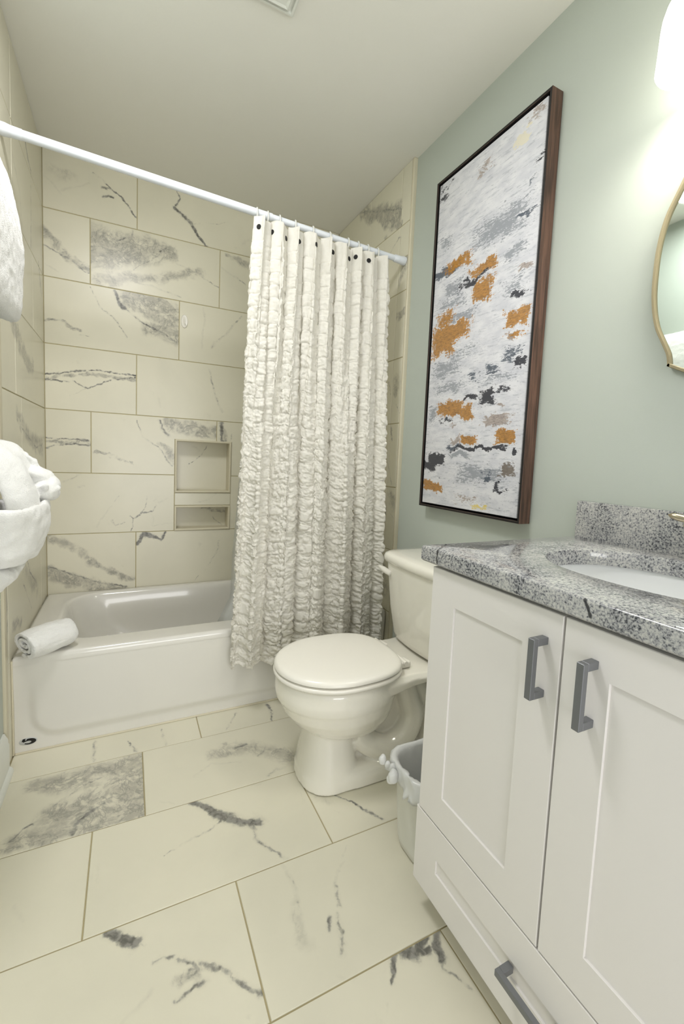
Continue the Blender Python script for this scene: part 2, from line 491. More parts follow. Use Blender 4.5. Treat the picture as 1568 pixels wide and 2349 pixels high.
# marks on the stone and paint, measured on each surface (metres): kind, radius, radius, strength, points
VEINS_BACK = {
 'A0': [('l',0.004,0.006,0.8,[(0.2,2.365),(0.238,2.351),(0.273,2.319),(0.323,2.288),(0.36,2.248),(0.39,2.213)]),
  ('l',0.008,0.008,0.7,[(0.238,2.313),(0.273,2.316)]),
  ('l',0.007,0.008,0.8,[(0.238,2.271),(0.266,2.283),(0.287,2.278)]),
  ('l',0.005,0.004,0.35,[(-0.0,2.295),(0.038,2.271),(0.076,2.235)]),
  ('l',0.005,0.004,0.4,[(0.076,2.253),(0.129,2.288),(0.187,2.316)]),
  ('c',0.05,0.03,0.35,[(0.032,2.323),(0.11,2.333)])],
 'A1': [('l',0.005,0.006,0.8,[(0.573,2.401),(0.59,2.361),(0.562,2.313)]),
  ('l',0.01,0.013,1,[(0.562,2.313),(0.607,2.284),(0.64,2.26)]),
  ('l',0.011,0.008,1,[(0.64,2.26),(0.665,2.217),(0.725,2.157)]),
  ('l',0.003,0.002,0.55,[(0.66,2.253),(0.706,2.274),(0.783,2.29),(0.844,2.319)])],
 'B0': [('c',0.035,0.02,0.9,[(-0.003,2.06),(0.061,2.01),(0.114,1.97),(0.182,1.929)]),
  ('l',0.006,0.004,0.7,[(-0.003,1.994),(0.08,1.962),(0.181,1.909)]),
  ('l',0.006,0.004,0.4,[(0.002,1.907),(0.06,1.883)])],
 'B1': [('c',0.13,0.06,1,[(0.217,2.033),(0.346,2.056),(0.529,2.084)]),
  ('c',0.05,0.025,0.6,[(0.23,1.897),(0.452,1.936),(0.594,1.975),(0.71,2.017)]),
  ('l',0.004,0.006,0.6,[(0.295,2.075),(0.368,2.125),(0.375,2.158)]),
  ('l',0.005,0.004,0.6,[(0.529,2.109),(0.451,2.025),(0.376,1.968)]),
  ('l',0.004,0.004,0.55,[(0.577,2.038),(0.685,2.012),(0.711,1.992),(0.789,1.961)]),
  ('l',0.005,0.004,0.5,[(0.376,1.912),(0.467,1.899),(0.595,1.875)])],
 'B2': [('c',0.02,0.03,0.8,[(0.839,2.141),(0.94,2.103)]),
  ('l',0.005,0.005,0.45,[(0.805,2.072),(0.933,2.012)])],
 'C0': [('c',0.07,0.1,1,[(0.361,1.829),(0.492,1.796),(0.58,1.754)]),
  ('c',0.05,0.06,0.9,[(0.453,1.69),(0.573,1.668)]),
  ('l',0.004,0.005,0.65,[(0.188,1.841),(0.23,1.764),(0.302,1.705),(0.347,1.632)]),
  ('l',0.009,0.011,0.85,[(0.295,1.847),(0.317,1.788),(0.335,1.767)]),
  ('l',0.005,0.007,0.7,[(0.335,1.767),(0.414,1.717),(0.5,1.681),(0.582,1.643)]),
  ('c',0.012,0.018,0.8,[(-0.001,1.656),(0.058,1.663),(0.098,1.631),(0.139,1.622)]),
  ('l',0.004,0.004,0.45,[(0.145,1.608),(0.18,1.609)])],
 'C1': [('l',0.005,0.005,0.4,[(0.713,1.846),(0.719,1.76),(0.708,1.636)]),
  ('l',0.005,0.008,0.55,[(0.918,1.835),(0.812,1.705),(0.76,1.644)])],
 'D0': [('l',0.005,0.006,0.9,[(-0.003,1.405),(0.084,1.43),(0.211,1.452),(0.389,1.448)]),
  ('c',0.016,0.014,0.85,[(-0.003,1.389),(0.174,1.431),(0.389,1.439)]),
  ('l',0.005,0.004,0.85,[(-0.003,1.385),(0.12,1.385),(0.174,1.359),(0.277,1.413),(0.389,1.439)]),
  ('l',0.003,0.002,0.6,[(0.174,1.364),(0.137,1.335),(0.101,1.319)])],
 'D1': [('l',0.006,0.007,0.5,[(0.748,1.52),(0.778,1.406),(0.823,1.303)]),
  ('l',0.005,0.005,0.3,[(0.498,1.345),(0.501,1.305)])],
 'E0': [('l',0.005,0.005,0.85,[(-0.0,1.114),(0.04,1.112),(0.115,1.112),(0.178,1.108)]),
  ('l',0.005,0.006,0.9,[(-0.001,1.062),(0.039,1.08),(0.115,1.088),(0.182,1.088)]),
  ('c',0.016,0.016,0.8,[(-0.0,1.09),(0.115,1.1),(0.182,1.097)])],
 'E1': [('c',0.045,0.05,1,[(0.561,1.218),(0.689,1.2),(0.804,1.194)]),
  ('l',0.009,0.012,0.85,[(0.504,1.231),(0.513,1.188),(0.546,1.159)]),
  ('l',0.004,0.006,0.6,[(0.393,1.226),(0.417,1.147),(0.497,1.091),(0.564,0.997)]),
  ('c',0.02,0.04,0.6,[(0.505,1.1),(0.572,1.033)]),
  ('c',0.01,0.018,0.9,[(0.203,1.043),(0.258,1.046),(0.317,1.023),(0.356,1.016)]),
  ('l',0.004,0.004,0.5,[(0.363,1.012),(0.379,0.999)])],
 'E2': [('l',0.014,0.012,0.9,[(0.817,1.236),(0.822,1.135)]),
  ('c',0.02,0.02,0.7,[(0.831,1.237),(0.837,1.136)]),
  ('l',0.005,0.004,0.5,[(0.878,1.185),(0.874,1.152)])],
 'F0': [('l',0.003,0.004,0.7,[(0.443,0.831),(0.435,0.774),(0.419,0.747),(0.38,0.716),(0.368,0.652)]),
  ('l',0.006,0.004,0.7,[(0.419,0.743),(0.467,0.751),(0.487,0.782)]),
  ('l',0.004,0.003,0.7,[(0.364,0.726),(0.384,0.715),(0.419,0.743)]),
  ('l',0.005,0.003,0.55,[(0.28,0.707),(0.295,0.68),(0.341,0.696)]),
  ('l',0.004,0.004,0.4,[(0.213,0.674),(0.228,0.716),(0.265,0.767),(0.31,0.835)]),
  ('l',0.005,0.005,0.5,[(0.138,0.876),(0.156,0.882)]),
  ('l',0.005,0.004,0.45,[(0.072,0.904),(0.114,0.917),(0.149,0.943)]),
  ('l',0.004,0.003,0.4,[(0.499,0.8),(0.574,0.835)]),
  ('l',0.004,0.004,0.3,[(0.472,0.675),(0.575,0.686)])],
 'G0': [('c',0.06,0.03,0.9,[(0.006,0.459),(0.117,0.407),(0.227,0.372),(0.341,0.352)]),
  ('l',0.006,0.006,0.75,[(0.007,0.488),(0.11,0.438),(0.197,0.4),(0.349,0.356)]),
  ('c',0.03,0.02,0.65,[(0.008,0.632),(0.118,0.568),(0.227,0.467),(0.381,0.402)])],
 'G1': [('l',0.01,0.012,1,[(0.398,0.578),(0.408,0.606),(0.426,0.639)]),
  ('l',0.015,0.008,1,[(0.436,0.633),(0.476,0.619),(0.513,0.597)]),
  ('l',0.008,0.008,1,[(0.513,0.597),(0.538,0.635)]),
  ('l',0.002,0.006,0.55,[(0.675,0.349),(0.754,0.428),(0.817,0.54),(0.816,0.578)])],
}
VEINS_NICHE = {
 'N0': [('l',0.003,0.004,0.75,[(0.614,0.981),(0.685,1.016),(0.72,1.051),(0.756,1.114)]),
  ('c',0.02,0.02,0.3,[(0.683,1.11),(0.72,1.084)]),
  ('l',0.01,0.01,0.8,[(0.88,1.033),(0.882,0.994)])],
 'N1': [('c',0.02,0.012,0.9,[(0.725,0.75),(0.867,0.741)]),
  ('l',0.003,0.003,0.5,[(0.771,0.75),(0.801,0.691),(0.849,0.66)])],
}
VEINS_FLOOR = {
 '1a': [('c',0.05,0.09,0.75,[(0.102,-0.932),(0.204,-0.941),(0.387,-0.944)]),
  ('c',0.07,0.15,1,[(0.173,-1.077),(0.282,-1.074),(0.399,-1.059)]),
  ('c',0.05,0.08,0.8,[(0.102,-1.145),(0.223,-1.146),(0.39,-1.151)]),
  ('c',0.03,0.04,0.7,[(0.083,-1.161),(0.169,-1.183)]),
  ('l',0.005,0.006,0.7,[(0.067,-1.122),(0.092,-1.089),(0.114,-1.08)]),
  ('l',0.012,0.006,0.8,[(0.219,-1.162),(0.222,-1.127),(0.251,-1.101),(0.295,-1.08)]),
  ('l',0.005,0.005,0.5,[(0.114,-1.08),(0.16,-1.022),(0.222,-0.983),(0.29,-0.953)])],
 '1b': [('c',0.05,0.06,0.5,[(0.64,-0.967),(0.763,-0.988),(0.881,-1.096)]),
  ('l',0.01,0.006,0.8,[(0.715,-0.976),(0.758,-0.971)]),
  ('l',0.006,0.006,0.55,[(0.774,-1.052),(0.808,-1.029),(0.861,-1.044)]),
  ('l',0.006,0.006,0.6,[(0.875,-1.057),(0.89,-1.085)]),
  ('l',0.005,0.004,0.35,[(0.558,-1.067),(0.613,-1.026),(0.71,-1.059)]),
  ('l',0.006,0.006,0.5,[(0.775,-1.158),(0.811,-1.142),(0.842,-1.142)]),
  ('c',0.02,0.02,0.5,[(0.638,-0.98),(0.665,-0.932)]),
  ('l',0.004,0.003,0.3,[(0.446,-1.134),(0.487,-1.162)])],
 '2a': [('l',0.014,0.016,1,[(0.537,-1.174),(0.574,-1.22),(0.598,-1.252)]),
  ('l',0.02,0.016,1,[(0.598,-1.255),(0.641,-1.296),(0.703,-1.329)]),
  ('c',0.02,0.02,0.6,[(0.63,-1.312),(0.681,-1.343)]),
  ('l',0.006,0.002,0.65,[(0.608,-1.279),(0.562,-1.301),(0.493,-1.315),(0.44,-1.337)]),
  ('l',0.005,0.007,0.75,[(0.683,-1.335),(0.675,-1.377),(0.697,-1.416)]),
  ('l',0.007,0.005,0.65,[(0.697,-1.416),(0.717,-1.442),(0.742,-1.473)])],
 '2b': [('l',0.004,0.006,0.75,[(0.946,-1.32),(0.986,-1.365),(1.009,-1.406),(1.046,-1.463)]),
  ('c',0.03,0.03,0.3,[(0.903,-1.318),(0.931,-1.352)])],
 '20': [('l',0.005,0.005,0.25,[(0.121,-1.333),(0.148,-1.378)])],
 '3a': [('l',0.01,0.014,1,[(0.315,-1.481),(0.342,-1.499),(0.375,-1.527)]),
  ('l',0.005,0.003,0.55,[(0.375,-1.527),(0.392,-1.543)]),
  ('l',0.005,0.006,0.6,[(0.41,-1.587),(0.429,-1.584),(0.445,-1.591)]),
  ('l',0.006,0.006,0.65,[(0.453,-1.601),(0.481,-1.622)]),
  ('l',0.007,0.009,0.75,[(0.495,-1.625),(0.54,-1.66),(0.564,-1.692),(0.598,-1.73)]),
  ('l',0.006,0.006,0.8,[(0.481,-1.621),(0.489,-1.635),(0.485,-1.643),(0.472,-1.641),(0.474,-1.632),(0.489,-1.634)]),
  ('l',0.01,0.005,0.75,[(0.497,-1.663),(0.48,-1.666),(0.441,-1.673)]),
  ('c',0.02,0.015,0.5,[(0.454,-1.643),(0.488,-1.644)]),
  ('l',0.004,0.006,0.35,[(0.349,-1.666),(0.38,-1.645),(0.398,-1.636)])],
 '3b': [('l',0.005,0.006,0.45,[(0.722,-1.48),(0.733,-1.557),(0.722,-1.612),(0.713,-1.678)]),
  ('l',0.003,0.006,0.55,[(0.904,-1.502),(0.832,-1.58),(0.813,-1.636)]),
  ('l',0.006,0.006,0.8,[(0.785,-1.652),(0.771,-1.667),(0.769,-1.678)]),
  ('l',0.005,0.008,0.6,[(0.801,-1.653),(0.788,-1.7),(0.78,-1.73)]),
  ('c',0.02,0.03,0.3,[(0.722,-1.586),(0.707,-1.675)])],
 '0a': [('l',0.006,0.006,0.6,[(0.248,-0.745),(0.25,-0.866)]),
  ('l',0.005,0.006,0.6,[(0.36,-0.791),(0.384,-0.867)]),
  ('l',0.005,0.006,0.6,[(0.469,-0.755),(0.479,-0.863)])],
 '0b': [('l',0.005,0.005,0.55,[(0.763,-0.76),(0.699,-0.86)]),
  ('l',0.01,0.006,0.85,[(0.894,-0.752),(0.895,-0.807),(0.881,-0.867)])],
 '4b': [('l',0.02,0.012,1,[(0.905,-1.785),(0.926,-1.802),(0.964,-1.783)]),
  ('l',0.012,0.012,0.95,[(0.993,-1.783),(0.981,-1.804),(0.973,-1.834)]),
  ('l',0.006,0.003,0.7,[(0.973,-1.834),(0.96,-1.844),(0.995,-1.901)]),
  ('l',0.01,0.004,0.9,[(0.879,-1.784),(0.848,-1.828)]),
  ('l',0.003,0.003,0.4,[(0.82,-1.85),(0.809,-1.868)]),
  ('l',0.014,0.01,0.9,[(0.927,-1.801),(0.959,-1.811)])],
}
VEINS_LEFT = {
 'L': [('l',0.012,0.006,0.9,[(-0.358,2.233),(-0.316,2.191),(-0.252,2.176)]),
  ('l',0.005,0.005,0.75,[(-0.252,2.176),(-0.276,1.87)]),
  ('l',0.005,0.005,0.55,[(-0.57,2.057),(-0.462,1.981),(-0.444,1.868)]),
  ('l',0.006,0.006,0.8,[(-0.113,1.872),(-0.054,1.749)]),
  ('c',0.04,0.05,0.9,[(-0.627,1.491),(-0.422,1.42),(-0.296,1.39)]),
  ('c',0.03,0.06,0.9,[(-0.578,1.182),(-0.353,1.098),(-0.093,1.066)]),
  ('l',0.005,0.006,0.8,[(-0.502,1.138),(-0.233,1.065),(-0.071,1.081)]),
  ('l',0.006,0.006,0.8,[(-0.453,0.63),(-0.394,0.561),(-0.295,0.499)]),
  ('l',0.006,0.005,0.6,[(-0.519,0.549),(-0.373,0.409)]),
  ('c',0.05,0.05,0.5,[(-0.515,0.605),(-0.261,0.453)]),
  ('c',0.03,0.03,0.6,[(-0.686,0.46),(-0.558,0.426)])],
}
VEINS_RIGHT = {
 'R': [('c',0.05,0.07,1,[(-0.291,2.398),(-0.487,2.307),(-0.68,2.231)]),
  ('c',0.03,0.03,0.8,[(-0.463,2.278),(-0.687,2.166)]),
  ('c',0.03,0.02,0.7,[(-0.553,2.165),(-0.694,2.088)]),
  ('l',0.008,0.008,0.6,[(-0.273,2.42),(-0.486,2.321),(-0.69,2.244)]),
  ('l',0.006,0.006,0.6,[(-0.692,2.107),(-0.54,2.171)]),
  ('c',0.03,0.03,0.9,[(-0.704,1.745),(-0.759,1.761)]),
  ('l',0.008,0.008,0.7,[(-0.537,1.651),(-0.601,1.671)]),
  ('l',0.006,0.006,0.6,[(-0.647,1.456),(-0.671,1.399)]),
  ('l',0.006,0.006,0.4,[(-0.653,1.784),(-0.61,1.709)]),
  ('c',0.03,0.03,0.8,[(-0.592,0.842),(-0.678,0.82)]),
  ('l',0.008,0.008,0.6,[(-0.689,1.236),(-0.703,1.173)]),
  ('l',0.006,0.006,0.5,[(-0.674,1.067),(-0.723,0.963)]),
  ('l',0.007,0.006,0.5,[(-0.558,1.634),(-0.592,1.711)]),
  ('l',0.02,0.02,0.9,[(-0.667,0.502),(-0.671,0.465)])],
}
PATCHES = [
 ('grey',-1.344,1.871,0.17,0.064,0.5),
 ('grey',-1.064,1.929,0.065,0.031,0.42),
 ('grey',-1.418,1.758,0.066,0.027,0.45),
 ('slate',-1.452,1.861,0.055,0.005,0.5),
 ('navy',-1.047,2.128,0.056,0.047,0.36),
 ('taupe',-1.248,2.105,0.061,0.029,0.4),
 ('taupe',-1.464,2.151,0.04,0.022,0.42),
 ('cream',-1.417,2.1,0.033,0.03,0.8),
 ('navy',-1.487,2.001,0.018,0.025,0.3),
 ('slate',-1.472,1.959,0.02,0.01,0.42),
 ('slate',-1.086,1.815,0.104,0.022,0.72),
 ('gold',-1.147,1.825,0.096,0.027,0.62),
 ('gold',-1.286,1.761,0.06,0.027,0.75),
 ('gold',-1.228,1.764,0.037,0.019,0.5),
 ('navy',-1.226,1.733,0.098,0.013,0.55),
 ('grey',-1.122,1.737,0.075,0.04,0.5),
 ('gold',-1.282,1.682,0.066,0.044,0.72),
 ('grey',-1.425,1.649,0.077,0.042,0.34),
 ('taupe',-1.46,1.691,0.037,0.011,0.7),
 ('navy',-1.44,1.624,0.059,0.01,0.45),
 ('grey',-1.115,1.686,0.124,0.032,0.4),
 ('gold',-1.088,1.632,0.068,0.042,0.55),
 ('grey',-1.166,1.621,0.124,0.014,0.5),
 ('gold',-1.122,1.575,0.127,0.04,0.85),
 ('gold',-1.078,1.541,0.087,0.054,0.8),
 ('gold',-1.438,1.549,0.06,0.03,0.85),
 ('gold',-1.439,1.494,0.055,0.01,0.5),
 ('taupe',-1.419,1.492,0.025,0.014,0.7),
 ('grey',-1.185,1.486,0.129,0.029,0.36),
 ('slate',-1.432,1.437,0.063,0.024,0.45),
 ('navy',-1.467,1.399,0.035,0.012,0.72),
 ('slate',-1.351,1.398,0.043,0.018,0.5),
 ('slate',-1.263,1.388,0.036,0.019,0.4),
 ('grey',-1.109,1.441,0.116,0.041,0.5),
 ('grey',-1.13,1.366,0.138,0.032,0.42),
 ('grey',-1.375,1.366,0.123,0.021,0.36),
 ('navy',-1.252,1.317,0.042,0.013,0.72),
 ('navy',-1.339,1.307,0.044,0.034,0.78),
 ('navy',-1.405,1.327,0.035,0.009,0.5),
 ('grey',-1.042,1.267,0.038,0.043,0.5),
 ('gold',-1.151,1.283,0.088,0.03,0.9),
 ('gold',-1.239,1.261,0.049,0.027,0.7),
 ('navy',-1.127,1.238,0.052,0.008,0.5),
 ('taupe',-1.386,1.229,0.073,0.016,0.85),
 ('taupe',-1.393,1.267,0.028,0.005,0.6),
 ('taupe',-1.171,1.216,0.023,0.01,0.6),
 ('gold',-1.431,1.169,0.052,0.029,0.85),
 ('gold',-1.257,1.159,0.058,0.015,0.85),
 ('taupe',-1.183,1.159,0.036,0.009,0.7),
 ('slate',-1.181,1.136,0.046,0.01,0.6),
 ('navy',-1.32,1.129,0.171,0.007,0.7),
 ('navy',-1.084,1.087,0.063,0.034,0.85),
 ('navy',-1.036,1.058,0.056,0.017,0.85),
 ('grey',-1.218,1.105,0.073,0.01,0.6),
 ('grey',-1.324,1.04,0.166,0.04,0.52),
 ('slate',-1.357,1.031,0.03,0.031,0.5),
 ('brownish',-1.447,1.061,0.041,0.024,0.62),
 ('navy',-1.413,1.008,0.023,0.021,0.62),
 ('navy',-1.427,0.991,0.035,0.006,0.6),
 ('gold',-1.066,0.978,0.083,0.017,0.85),
 ('taupe',-1.281,0.942,0.093,0.025,0.36),
 ('yellow',-1.336,0.923,0.056,0.005,0.5),
 ('navy',-1.481,1.122,0.012,0.007,0.7)]
# ------------------------------------------------------------------ tiled surfaces
def tile_faces(bm, to3, tiles, dz=0.0022, cham=0.0014):
    """tiles: (u0,u1,v0,v1,material index); each a shallow chamfered slab on the grout plane"""
    for u0, u1, v0, v1, mi, *fl in tiles:
        a, b, c, d = [cham * k for k in (fl[0] if fl else (1, 1, 1, 1))]
        lo = [bm.verts.new(to3(u, v, -dz)) for u, v in ((u0, v0), (u1, v0), (u1, v1), (u0, v1))]
        hi = [bm.verts.new(to3(u, v, 0)) for u, v in ((u0 + a, v0 + c), (u1 - b, v0 + c), (u1 - b, v1 - d), (u0 + a, v1 - d))]
        fs = [bm.faces.new(hi)] + [bm.faces.new((lo[i], lo[(i + 1) % 4], hi[(i + 1) % 4], hi[i])) for i in range(4)]
        for f in fs: f.material_index = mi

def cut(r, h):
    """rect r minus rect h"""
    u0, u1, v0, v1 = r; a0, a1, b0, b1 = h
    if a0 >= u1 or a1 <= u0 or b0 >= v1 or b1 <= v0: return [r]
    out = []
    if v0 < b0: out.append((u0, u1, v0, b0))
    if v1 > b1: out.append((u0, u1, b1, v1))
    m0, m1 = max(v0, b0), min(v1, b1)
    if u0 < a0: out.append((u0, a0, m0, m1))
    if u1 > a1: out.append((a1, u1, m0, m1))
    return out

def clip(r, b):
    u0, u1, v0, v1 = max(r[0], b[0]), min(r[1], b[1]), max(r[2], b[2]), min(r[3], b[3])
    return (u0, u1, v0, v1) if u1 - u0 > 0.006 and v1 - v0 > 0.006 else None

def flat(d): return [v for l in d.values() for v in l]

class TileSet:
    def __init__(s, name, to3, veins, mode='centroid', rough=0.28):
        s.name, s.to3, s.veins, s.mode, s.rough = name, to3, veins, mode, rough
        s.mats = []; s.tiles = []
    def add(s, rect, pieces, seed):
        u0, u1, v0, v1 = rect
        vs = []
        for v in s.veins:
            P = v[4]; cu = sum(p[0] for p in P) / len(P); cv = sum(p[1] for p in P) / len(P)
            hit = (u0 <= cu < u1 and v0 <= cv < v1) if s.mode == 'centroid' else any(u0 - .004 <= p[0] < u1 + .004 and v0 - .004 <= p[1] < v1 + .004 for p in P)
            if hit: vs.append(v)
        if not vs:                                   # a tile of its own: one or two random veins
            r = random.Random(seed)
            for k in range(2):
                a = (r.uniform(u0, u1), r.uniform(v0, v1)); n = r.randint(3, 4); pts = [a]
                dr = r.uniform(0, 2 * PI)
                for i in range(n):
                    a = (a[0] + .07 * math.cos(dr), a[1] + .07 * math.sin(dr)); dr += r.uniform(-.6, .6); pts.append(a)
                vs.append(('l', .003, .006, r.uniform(.3, .7), pts))
            if r.random() < .4: vs.append(('c', .03, .05, .6, [(r.uniform(u0, u1), r.uniform(v0, v1)), (r.uniform(u0, u1), r.uniform(v0, v1))]))
        m = marble(f'{s.name}_stone', vs, s.to3, seed * 1.37, s.rough)
        s.mats.append(m)
        for p in pieces: s.tiles.append(tuple(p[:4]) + (len(s.mats),) + ((p[4],) if len(p) > 4 else ()))

G2 = 0.0015                                          # half a grout joint
def running(ts, bounds, vedges, offsets, holes=(), seed0=0):
    """rows between vedges; offsets[i] is one joint of row i; tiles TL long"""
    for i in range(len(vedges) - 1):
        v0, v1 = vedges[i], vedges[i + 1]
        u = offsets[i] - TL * 6
        k = 0
        while u < bounds[1]:
            r = clip((u, u + TL, v0, v1), bounds)
            if r:
                ps = [r]
                for h in holes: ps = [q for p in ps for q in cut(p, h)]
                def inset(q):                        # a joint only on the tile's own edges and round a cut-out
                    uu = {r[0], r[1]} | {h[i] for h in holes for i in (0, 1)}; vv = {r[2], r[3]} | {h[i] for h in holes for i in (2, 3)}
                    cut_v = len(ps) > 1
                    k = [1 if q[0] == r[0] or (q[0] in uu and (q[2], q[3]) != (r[2], r[3])) and q[0] != r[0] else 0, 1 if q[1] in uu else 0, 1 if q[2] in (r[2],) or (q[2] in vv and not (q[0], q[1]) == (r[0], r[1])) else 0, 1 if q[3] == r[3] or (q[3] in vv and q[3] != r[3] and not (q[0], q[1]) == (r[0], r[1])) else 0]
                    # seam between the band beside the cut-out and the band above or below it
                    for h in holes:
                        if (q[0], q[1]) == (r[0], r[1]) and q[2] == h[3]: k[2] = 0
                        if (q[0], q[1]) == (r[0], r[1]) and q[3] == h[2]: k[3] = 0
                        if q[2] == h[2] and q[2] != r[2]: k[2] = 0
                        if q[3] == h[3] and q[3] != r[3]: k[3] = 0
                    return (q[0] + G2 * k[0], q[1] - G2 * k[1], q[2] + G2 * k[2], q[3] - G2 * k[3], tuple(k))
                ps = [inset(q) for q in ps if q[1] - q[0] > .008 and q[3] - q[2] > .008]
                if ps: ts.add(r, ps, seed0 + i * 7 + k)
            u += TL; k += 1

def grid_holes(bm, to3, bounds, holes, d, mi=0):
    us = sorted({bounds[0], bounds[1]} | {h[0] for h in holes} | {h[1] for h in holes})
    vs = sorted({bounds[2], bounds[3]} | {h[2] for h in holes} | {h[3] for h in holes})
    for a, b in zip(us[:-1], us[1:]):
        for c, e in zip(vs[:-1], vs[1:]):
            m = ((a + b) / 2, (c + e) / 2)
            if any(h[0] < m[0] < h[1] and h[2] < m[1] < h[3] for h in holes): continue
            f = bm.faces.new([bm.verts.new(to3(x, y, d)) for x, y in ((a, c), (b, c), (b, e), (a, e))]); f.material_index = mi

def finish(name, bm, mats):
    me = bpy.data.meshes.new(name)
    bm.to_mesh(me); bm.free()
    for m in mats: me.materials.append(m)
    return structure(link(name, me))

VE = [0.0, 0.3415, 0.6445, 0.9475, 1.2505, 1.5535, 1.8565, 2.1595, Hc + .001]
OFF = [0.189, 0.391, 0.592, 0.189, 0.391, 0.592, 0.189, 0.391]

# back wall with its two niches
back3 = lambda u, v, d=0.0: (u, -d, v)
N1 = (0.588, 0.866, 0.862, 1.130); N2 = (0.588, 0.866, 0.654, 0.772)
FRAME = (0.578, 0.876, 0.643, 1.140)
ts = TileSet('wall_tile', back3, flat(VEINS_BACK))
running(ts, (0.0, TX, 0.0, Hc), VE, OFF, holes=[FRAME], seed0=20)
ts.add((0.578, 0.876, 0.782, 0.853), [(0.5793, 0.8747, 0.784, 0.851)], 90)
bm = bmesh.new()
tile_faces(bm, back3, ts.tiles)
grid_holes(bm, back3, (-.05, Wd + .05, 0, Hc), [N1, N2], -0.0022)
ND = 0.085
nt = TileSet('niche_tile', lambda u, v, d=0.0: (u, ND, v), flat(VEINS_NICHE))
nm0 = len(ts.mats)
for k, nn in enumerate((N1, N2)):
    nt.add(nn, [nn], 200 + k)
    for (p, q, r_, s_), mi in (([(nn[0], nn[2]), (nn[1], nn[2]), (nn[1], nn[3]), (nn[0], nn[3])], nm0 + k + 1),):
        f = bm.faces.new([bm.verts.new((x, ND, z)) for x, z in (p, q, r_, s_)]); f.material_index = mi
    cs = [(nn[0], nn[2]), (nn[1], nn[2]), (nn[1], nn[3]), (nn[0], nn[3])]
    for i in range(4):
        (x0, z0), (x1, z1) = cs[i], cs[(i + 1) % 4]
        f = bm.faces.new([bm.verts.new(c) for c in ((x0, 0.0022, z0), (x1, 0.0022, z1), (x1, ND, z1), (x0, ND, z0))]); f.material_index = nm0 + 3
add_box(bm, -.05, Wd + .05, ND + .001, ND + .12, 0, Hc, mi=0)
wall_back = finish('wall_back', bm, [M['grout']] + ts.mats + nt.mats + [M['tile_trim']])

def frame_strip(name, h, wd=0.010):
    a0, a1, b0, b1 = h
    bm = bmesh.new()
    o = (a0 - wd, a1 + wd, b0 - wd, b1 + wd)
    ring = lambda r, y: [(r[0], y, r[2]), (r[1], y, r[2]), (r[1], y, r[3]), (r[0], y, r[3])]
    i_ = (a0 + .001, a1 - .001, b0 + .001, b1 - .001)
    mid = (a0 - wd * .7, a1 + wd * .7, b0 - wd * .7, b1 + wd * .7); mid2 = (a0 - wd * .25, a1 + wd * .25, b0 - wd * .25, b1 + wd * .25)
    add_loft(bm, [ring(o, .001), ring(o, -.003), ring(mid, -.006), ring(mid2, -.006), ring(i_, -.003), ring(i_, .02)], False, False)
    return structure(bmobj(name, bm, M['tile_trim'], autosmooth=50))
frame_strip('trim_1', N1); frame_strip('trim_2', N2)

# left wall: tiled beside the tub, painted beyond
left3 = lambda u, v, d=0.0: (d, u, v)
YTL = -0.803
tl = TileSet('wall_tile', left3, flat(VEINS_LEFT), mode='any')
running(tl, (YTL + .028, -0.0005, 0.0, Hc), VE, [-0.1, -0.15, -0.59, -0.5, -0.583, -0.25, -0.59, -0.59], seed0=300)
bm = bmesh.new()
tile_faces(bm, left3, tl.tiles)
n_l = len(tl.mats)
add_box(bm, -.10, -.0022, YTL, 0.001, 0, Hc, mi=0)
add_box(bm, -.10, -.008, YF - .1, YTL, 0, Hc, mi=n_l + 1)
wall_left = finish('wall_left', bm, [M['grout']] + tl.mats + [M['paint']])
bm = bmesh.new(); add_box(bm, -.012, .0015, YTL - .002, YTL + .027, 0.0, Hc, .004, 2)
structure(bmobj('trim_3', bm, M['tile_trim'], autosmooth=40))

# right wall: tiled beside the tub with a bullnose column, sage paint beyond
right3 = lambda u, v, d=0.0: (TX - d, u, v)
YTR = -0.772
tr_ = TileSet('wall_tile', right3, flat(VEINS_RIGHT), mode='any')
running(tr_, (-0.684, -0.0005, 0.0, Hc), VE, [-0.2, -0.4, -0.6, -0.2, -0.4, -0.6, -0.2, -0.4], seed0=400)
for i in range(len(VE) - 1):
    for a, b in ((0, 0.5), (0.5, 1.0)):
        if i != 6 and a: continue
        v0 = VE[i] + (VE[i + 1] - VE[i]) * (a if i == 6 else 0); v1 = VE[i] + (VE[i + 1] - VE[i]) * (b if i == 6 else 1)
        tr_.add((-0.758, -0.6868, v0, v1), [(-0.758 + G2, -0.684 - G2, v0 + G2, v1 - G2)], 470 + i * 3 + int(a * 2))
bm = bmesh.new()
tile_faces(bm, right3, tr_.tiles)
n_r = len(tr_.mats)
add_box(bm, TX + .0022, Wd + .1, YTR + .002, 0.001, 0, Hc, mi=0)
add_box(bm, Wd, Wd + .1, YF - .1, YTR + .002, 0, Hc, mi=n_r + 1)
wall_right = finish('wall_right', bm, [M['grout']] + tr_.mats + [M['paint']])
bm = bmesh.new(); add_box(bm, TX - .001, Wd + .01, YTR, -0.7575, 0.0, Hc, .005, 3)
structure(bmobj('trim_4', bm, M['tile_trim'], autosmooth=40))

